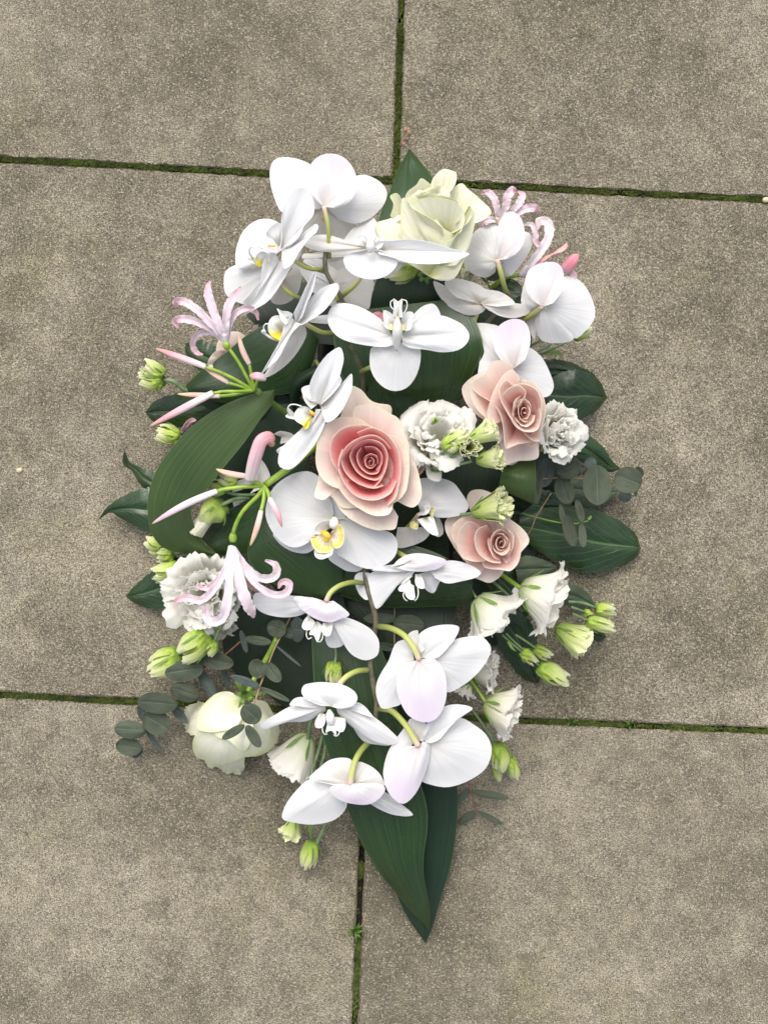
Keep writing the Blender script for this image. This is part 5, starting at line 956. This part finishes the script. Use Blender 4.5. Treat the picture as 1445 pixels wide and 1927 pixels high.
for cl, w, m in [([(845,0,118),(810,150,124),(720,300,126),(640,360,122),(560,345,118),(490,355,114),(463,395,112)], 22, 'nerine'), ([(850,0,122),(840,180,132),(820,380,134),(790,480,130),(720,508,124),(680,460,122),(690,385,126)], 27, 'nerine_pale'),
              ([(858,0,122),(900,180,132),(950,360,132),(985,430,126),(1005,478,118)], 32, 'nerine_pale'), ([(862,0,118),(950,130,124),(1040,205,124),(1110,212,120),(1155,185,120),(1150,120,122),(1080,88,122)], 24, 'nerine_pale'),
              ([(860,0,120),(950,170,128),(1060,285,130),(1160,325,128),(1235,300,126),(1240,240,126),(1190,240,126),(1172,280,124)], 21, 'nerine'), ([(845,40,114),(780,200,116),(700,275,116),(600,270,114)], 20, 'nerine')]: tepal(F_, cl, w, m)
for q_ in range(5): tube('stamen', F_, 'stamen', [(880,60,120),(920+q_*10,180,118),(985+q_*14,290+q_*3,114)], 3, n=5)
fr('B')
t = thing('nerine', 'pink nerine at the upper right with curled petals behind the orchids', 'nerine', (850,800,80), 'pink nerines')
tube('stem', t, 'stem_bright', [(760,860,86),(850,795,100),(945,775,108)], 13, n=8); tube('pedicel', t, 'stem_bright', [(800,700,90),(810,560,110),(808,465,118)], 10, n=7)
tube('pedicel', t, 'stem_bright', [(945,785,100),(1060,790,100),(1180,760,102)], 8, n=7)
F_ = tube('nerine_flower', t, 'nerine_bud2', [(808,475,118),(806,455,120),(804,440,121)], 14, n=8, nl=6)
for cl, w, m in [([(806,450,118),(800,380,124),(780,320,126),(745,290,124),(706,300,120)], 18, 'nerine'), ([(812,450,118),(850,380,126),(865,310,130),(895,275,128),(920,290,122)], 21, 'nerine'), ([(870,430,118),(900,390,124),(935,345,126),(950,305,124),(925,282,120)], 18, 'nerine'),
              ([(880,440,118),(930,405,124),(985,382,126),(1035,385,122),(1045,412,118)], 20, 'nerine'), ([(800,455,118),(760,450,120),(720,465,118),(698,492,114)], 18, 'nerine')]: tepal(F_, cl, w, m)
F_ = tube('nerine_flower', t, 'nerine_pale', [(940,780,108),(965,745,112),(985,720,114)], 18, n=9, nl=7)
for cl, w, m in [([(940,780,108),(1010,700,118),(1075,610,124),(1110,530,126),(1095,465,124),(1050,458,122),(1040,510,120)], 23, 'nerine_pale'), ([(958,475,114),(1005,480,118),(1028,530,118),(1030,580,116),(1050,600,114),(1072,572,114)], 14, 'nerine'), ([(945,780,106),(1000,740,110),(1060,690,114)], 22, 'nerine')]: tepal(F_, cl, w, m)
for q_ in range(6): tube('stamen', F_, 'stamen', [(990,745,112),(1080,690-q_*3,120),(1215+q_*5-q_*q_*2,592+q_*9,126)], 5, n=5)
nbud(t, (1195,745,110), (1280,655,114), 74, 'hot'); petal('tepal', t, 'nerine', (1200,740,104), [(1210,735),(1250,745),(1275,780),(1262,805),(1230,775)], 106, 106, bulge=2, nt=13, nr=6)

# ================================================================== LISIANTHUS
def sprig(label, loc): return thing('lisianthus_stem', label, 'lisianthus', loc)
def st(t, pts, r=2.6, mat='stem_blue'): tube('stem', t, mat, pts, r*cf[2], n=8)
fr('P')
t = sprig('open white frilled lisianthus between the pink roses, carrying a cluster of green buds', (820,880,70))
lisi(t, (822,862,104), (826,792,158), 66, layers=4, n=5, flare=.7, ruf=.18, open_=1.0, seed=11)
fr('E')
for a in [(1150,890),(1165,900),(1140,905)]: tube('pistil', t, 'stem_bright', [(1130,930,150),(a[0],a[1]+8,160),(a[0],a[1],162)], 9, n=6)
st(t, [(1090,1245,120),(1180,1250,140),(1300,1212,152),(1400,1185,158)], 2.6); st(t, [(1095,1240,120),(1150,1200,142),(1225,1100,156)], 2.4); st(t, [(1190,1235,138),(1250,1170,152),(1320,1120,160)], 2.6)
fr('G')
bud(t, (215,890,158), (150,880,162), 50); bud(t, (120,905,156), (280,800,160), 58)
lisi(t, (275,860,158), (478,775,166), 92, mat='lisi_green', layers=3, flare=.3, ruf=.22, n=5, seed=12); lisi(t, (245,905,160), (298,900,184), 82, mat='lisi_green', layers=3, flare=.1, ruf=.2, n=5, seed=13)
lisi(t, (330,990,150), (510,965,158), 92, mat='lisi_green', layers=3, flare=.35, ruf=.22, n=5, seed=14)
fr('P')
petal('bract', t, 'lisi', (812,880,128), [(800,870),(806,900),(828,905),(830,880),(824,862)], 134, 134, bulge=3, ruf=1.5)
petal('bract', t, 'blush', (790,880,110), [(770,820),(775,850),(785,895),(800,880),(800,840),(790,820)], 124, 124, bulge=3, ruf=1.5)
t = sprig('white frilled lisianthus squeezed between the right-hand pink rose and the glossy leaf', (1010,840,60))
lisi(t, (1015,822,76), (1066,808,106), 60, layers=5, flare=.5, ruf=.18, seed=21); st(t, [(1000,870,50),(1008,845,66),(1015,824,76)])
t = sprig('half-open greenish lisianthus bloom resting above the small pink rose', (890,963,80))
lisi(t, (888,966,118), (962,944,132), 34, mat='lisi_green', layers=3, flare=.45, ruf=.26, open_=1.15, seed=31, n=5); st(t, [(850,968,104),(870,968,112),(890,966,118)], 3.2)
t = sprig('white frilled lisianthus below the small pink rose, with three green buds', (850,1090,50))
lisi(t, (897,1126,84), (947,1176,80), 64, layers=4, flare=.55, ruf=.2, seed=41)
st(t, [(860,1060,60),(880,1100,76),(897,1126,84)]); fr('M')
st(t, [(500,540,60),(560,595,56),(650,670,52)], 2.2); st(t, [(600,540,60),(680,590,56),(760,645,52)], 2.2); st(t, [(700,680,52),(750,745,48),(790,785,44)], 2.4); st(t, [(530,530,62),(600,600,56),(700,690,52)], 2.0)
blade('leaf', t, 'sepal', [(545,590,58,10),(575,640,60,9),(605,665,58,2)], nl=8, nw=3)
bud(t, (648,662,52), (755,748,46), 48); bud(t, (748,640,52), (868,705,46), 46); bud(t, (776,780,44), (985,895,36), 72)
fr('P')
t = sprig('white frilled lisianthus at the right edge, with a cream bloom and green buds', (930,1080,50))
lisi(t, (978,1106,80), (1056,1136,80), 68, layers=4, flare=.5, ruf=.19, seed=51); st(t, [(935,1075,60),(958,1092,72),(980,1107,80)], 4.2, 'stem_bright'); st(t, [(915,1085,56),(950,1115,60),(985,1150,60)], 3.2)
lisi(t, (1046,1182,48), (1104,1212,44), 36, mat='lisi_green', layers=3, flare=.25, ruf=.2, open_=1.1, seed=52, n=5)
fr('M'); st(t, [(1000,290,62),(1100,298,56),(1210,335,50)], 2.6); st(t, [(1020,330,60),(1080,350,56),(1130,370,52)], 2.4); st(t, [(1030,380,58),(1100,410,54),(1150,430,50)], 2.2)
bud(t, (1205,345,50), (1358,350,46), 54); bud(t, (1118,365,52), (1192,385,50), 30, frill=0); bud(t, (1140,430,50), (1345,492,44), 56)
fr('P')
t = sprig('small white frilled lisianthus half under the lower right orchid', (880,1210,40))
lisi(t, (886,1262,60), (938,1262,66), 44, mat='lisi_cream', layers=4, flare=.6, ruf=.22, seed=61); st(t, [(870,1200,50),(876,1240,56),(886,1262,60)]); lisi(t, (884,1290,54), (872,1312,54), 18, mat='lisi', layers=1, flare=.6, ruf=.3, seed=62)
t = sprig('lowest right white frilled lisianthus beside the joint, with green buds beneath', (895,1290,40))
lisi(t, (912,1322,60), (976,1346,62), 58, mat='lisi_cream', layers=3, flare=.35, ruf=.2, seed=71); st(t, [(880,1270,50),(900,1300,56),(914,1322,60)], 3.4, 'stem_bright'); st(t, [(885,1330,40),(920,1380,38),(935,1405,34)])
fr('M'); bud(t, (470,1370,40), (490,1580,30), 76); bud(t, (560,1470,34), (600,1625,24), 50); bud(t, (440,1530,28), (485,1632,20), 38)
fr('P')
t = sprig('large white ruffled lisianthus under the hanging nerine flower, above three green buds', (440,1080,40))
lisi(t, (402,1108,40), (378,1128,86), 76, mat='lisi', layers=4, flare=.5, ruf=.18, seed=81); lisi(t, (420,1160,40), (418,1192,52), 26, mat='lisi', layers=2, flare=.5, ruf=.3, seed=82)
fr('J'); st(t, [(880,370,80),(800,500,74),(690,600,66)], 3.2); st(t, [(820,480,78),(770,560,72),(735,640,68)], 2.6); st(t, [(700,520,70),(600,660,60),(490,730,52)], 2.6)
bud(t, (690,585,70), (500,750,62), 96); bud(t, (500,725,50), (312,845,40), 92); bud(t, (740,640,70), (690,740,66), 44)
fr('P')
t = sprig('white lisianthus with a green calyx hanging at the bottom left, beside two trailing stems', (600,1300,40))
lisi(t, (580,1384,50), (538,1452,40), 54, layers=4, flare=.4, ruf=.18, seed=91, open_=1.05); fr('K'); st(t, [(320,670,60),(305,740,58),(300,790,52)], 4); st(t, [(400,700,56),(360,850,50),(310,1000,44)], 3.6); st(t, [(405,780,50),(395,860,48),(370,950,44)], 3.4)
st(t, [(430,270,60),(390,420,56),(340,520,52)], 2.8)
t = sprig('closed green bud hanging just above the lower left orchid', (455,260,60))
st(t, [(455,260,78),(458,310,82),(452,360,84)], 2.8); bud(t, (450,350,84), (440,472,80), 50)
blade('leaf', t, 'sepal', [(480,260,58,10),(500,320,60,14),(585,355,58,2)], nl=9, nw=3); blade('leaf', t, 'sepal', [(440,300,58,10),(390,330,60,12),(345,292,58,2)], nl=9, nw=3)
fr('P')
t = sprig('two green buds at the bottom left below the lowest orchid', (600,1500,30))
lisi(t, (556,1536,30), (545,1577,22), 24, mat='lisi_green', layers=2, flare=.5, ruf=.25, seed=95); st(t, [(620,1510,36),(612,1550,32),(590,1600,24)], 3.4); bud(t, (588,1584,26), (580,1636,18), 17); st(t, [(610,1500,34),(600,1530,30),(556,1538,30)], 2.4)
blade('leaf', t, 'sepal', [(588,1540,28,3),(584,1560,28,3.5),(586,1580,24,.6)], nl=8, nw=3)
fr('C')
t = sprig('pair of bright green buds sticking out over the paving at the far upper left', (420,860,50))
st(t, [(500,880,50),(410,850,56),(330,790,60),(255,775,60)], 4.4); bud(t, (262,750,62), (110,660,66), 62); bud(t, (258,785,60), (82,790,54), 72)
t = sprig('single green bud under the lowest long pink bud at the left', (470,1200,30))
st(t, [(560,1180,34),(460,1190,38),(370,1185,40)], 2.6); bud(t, (378,1190,40), (212,1150,36), 66)
petal('petal', t, 'nerine', (400,1140,36), [(395,1165),(385,1150),(420,1080),(470,1050),(495,1070),(450,1085),(425,1120)], 46, 48, bulge=2, nt=15)
fr('D')
t = sprig('three green buds below the leaf loop at the lower left', (700,1000,30))
st(t, [(700,990,34),(620,990,36),(550,1000,36)], 3.4); bud(t, (560,1000,38), (438,1010,34), 56); bud(t, (480,950,34), (362,900,30), 52, mat='lisi_green'); bud(t, (490,975,30), (400,960,26), 44, mat='lisi_green')
st(t, [(845,1015,50),(720,1060,44),(590,1105,38)], 3.8); bud(t, (600,1100,40), (408,1150,34), 78)
t = sprig('hooded pale green bud inside the leaf loop, with two frilled green buds above', (1100,590,60))
st(t, [(1100,595,70),(1000,605,76),(880,660,82)], 4); st(t, [(1150,575,70),(1000,572,76),(900,540,80)], 3); st(t, [(900,705,60),(960,705,60)], 2)
fr('D'); bud(t, (900,640,80), (715,800,68), 110, mat='lisi_green', frill=0); lisi(t, (880,640,80), (720,830,66), 76, mat='cream_white', layers=2, n=4, flare=.0, ruf=.08, open_=1.1, seed=101)
bud(t, (1010,490,88), (880,455,90), 52); bud(t, (930,530,84), (780,515,84), 56)
petal('petal', t, 'orchid_warm', (1160,500,70), [(980,560),(980,500),(1150,420),(1180,320),(1250,440),(1230,500),(1100,570)], 72, 74, bulge=4)
petal('petal', t, 'orchid_warm', (1040,640,60), [(990,660),(985,620),(1060,600),(1090,620)], 62, 62, bulge=2)
petal('petal', t, 'orchid_warm', (1330,160,66), [(1275,140),(1320,118),(1420,150),(1400,190),(1320,210)], 70, 70, bulge=2)
fr('B')
t = sprig('green calyx of a hidden lisianthus at the left foot of the tall cream rose', (250,760,80))
bud(t, (320,730,112), (170,800,104), 60); 
t = sprig('pale yellow frilled flower tucked between the cream rose and the right-hand orchids', (640,770,80))
lisi(t, (600,730,96), (650,790,100), 66, mat='cream', layers=2, n=4, flare=.4, ruf=.2, seed=111); st(t, [(740,820,80),(700,780,88),(620,740,94)], 2.6)
t = sprig('thin green sprig tips showing under the outermost right orchid', (1000,1200,50))
st(t, [(990,1200,50),(1060,1165,54)], 2); st(t, [(1045,1245,48),(1180,1190,48),(1290,1130,46)], 2.2); st(t, [(1040,1230,48),(1120,1185,48)], 2); bud(t, (1255,1150,46), (1345,1080,44), 40)
blade('leaf', t, 'sepal', [(1060,1240,46,8),(1130,1232,48,14),(1195,1250,44,2)], nl=9, nw=3)
fr('E')
t = sprig('small coral bud behind the left petal of the middle orchid', (760,200,90)); bud(t, (790,225,130), (715,175,134), 52, mat='hot', frill=0)
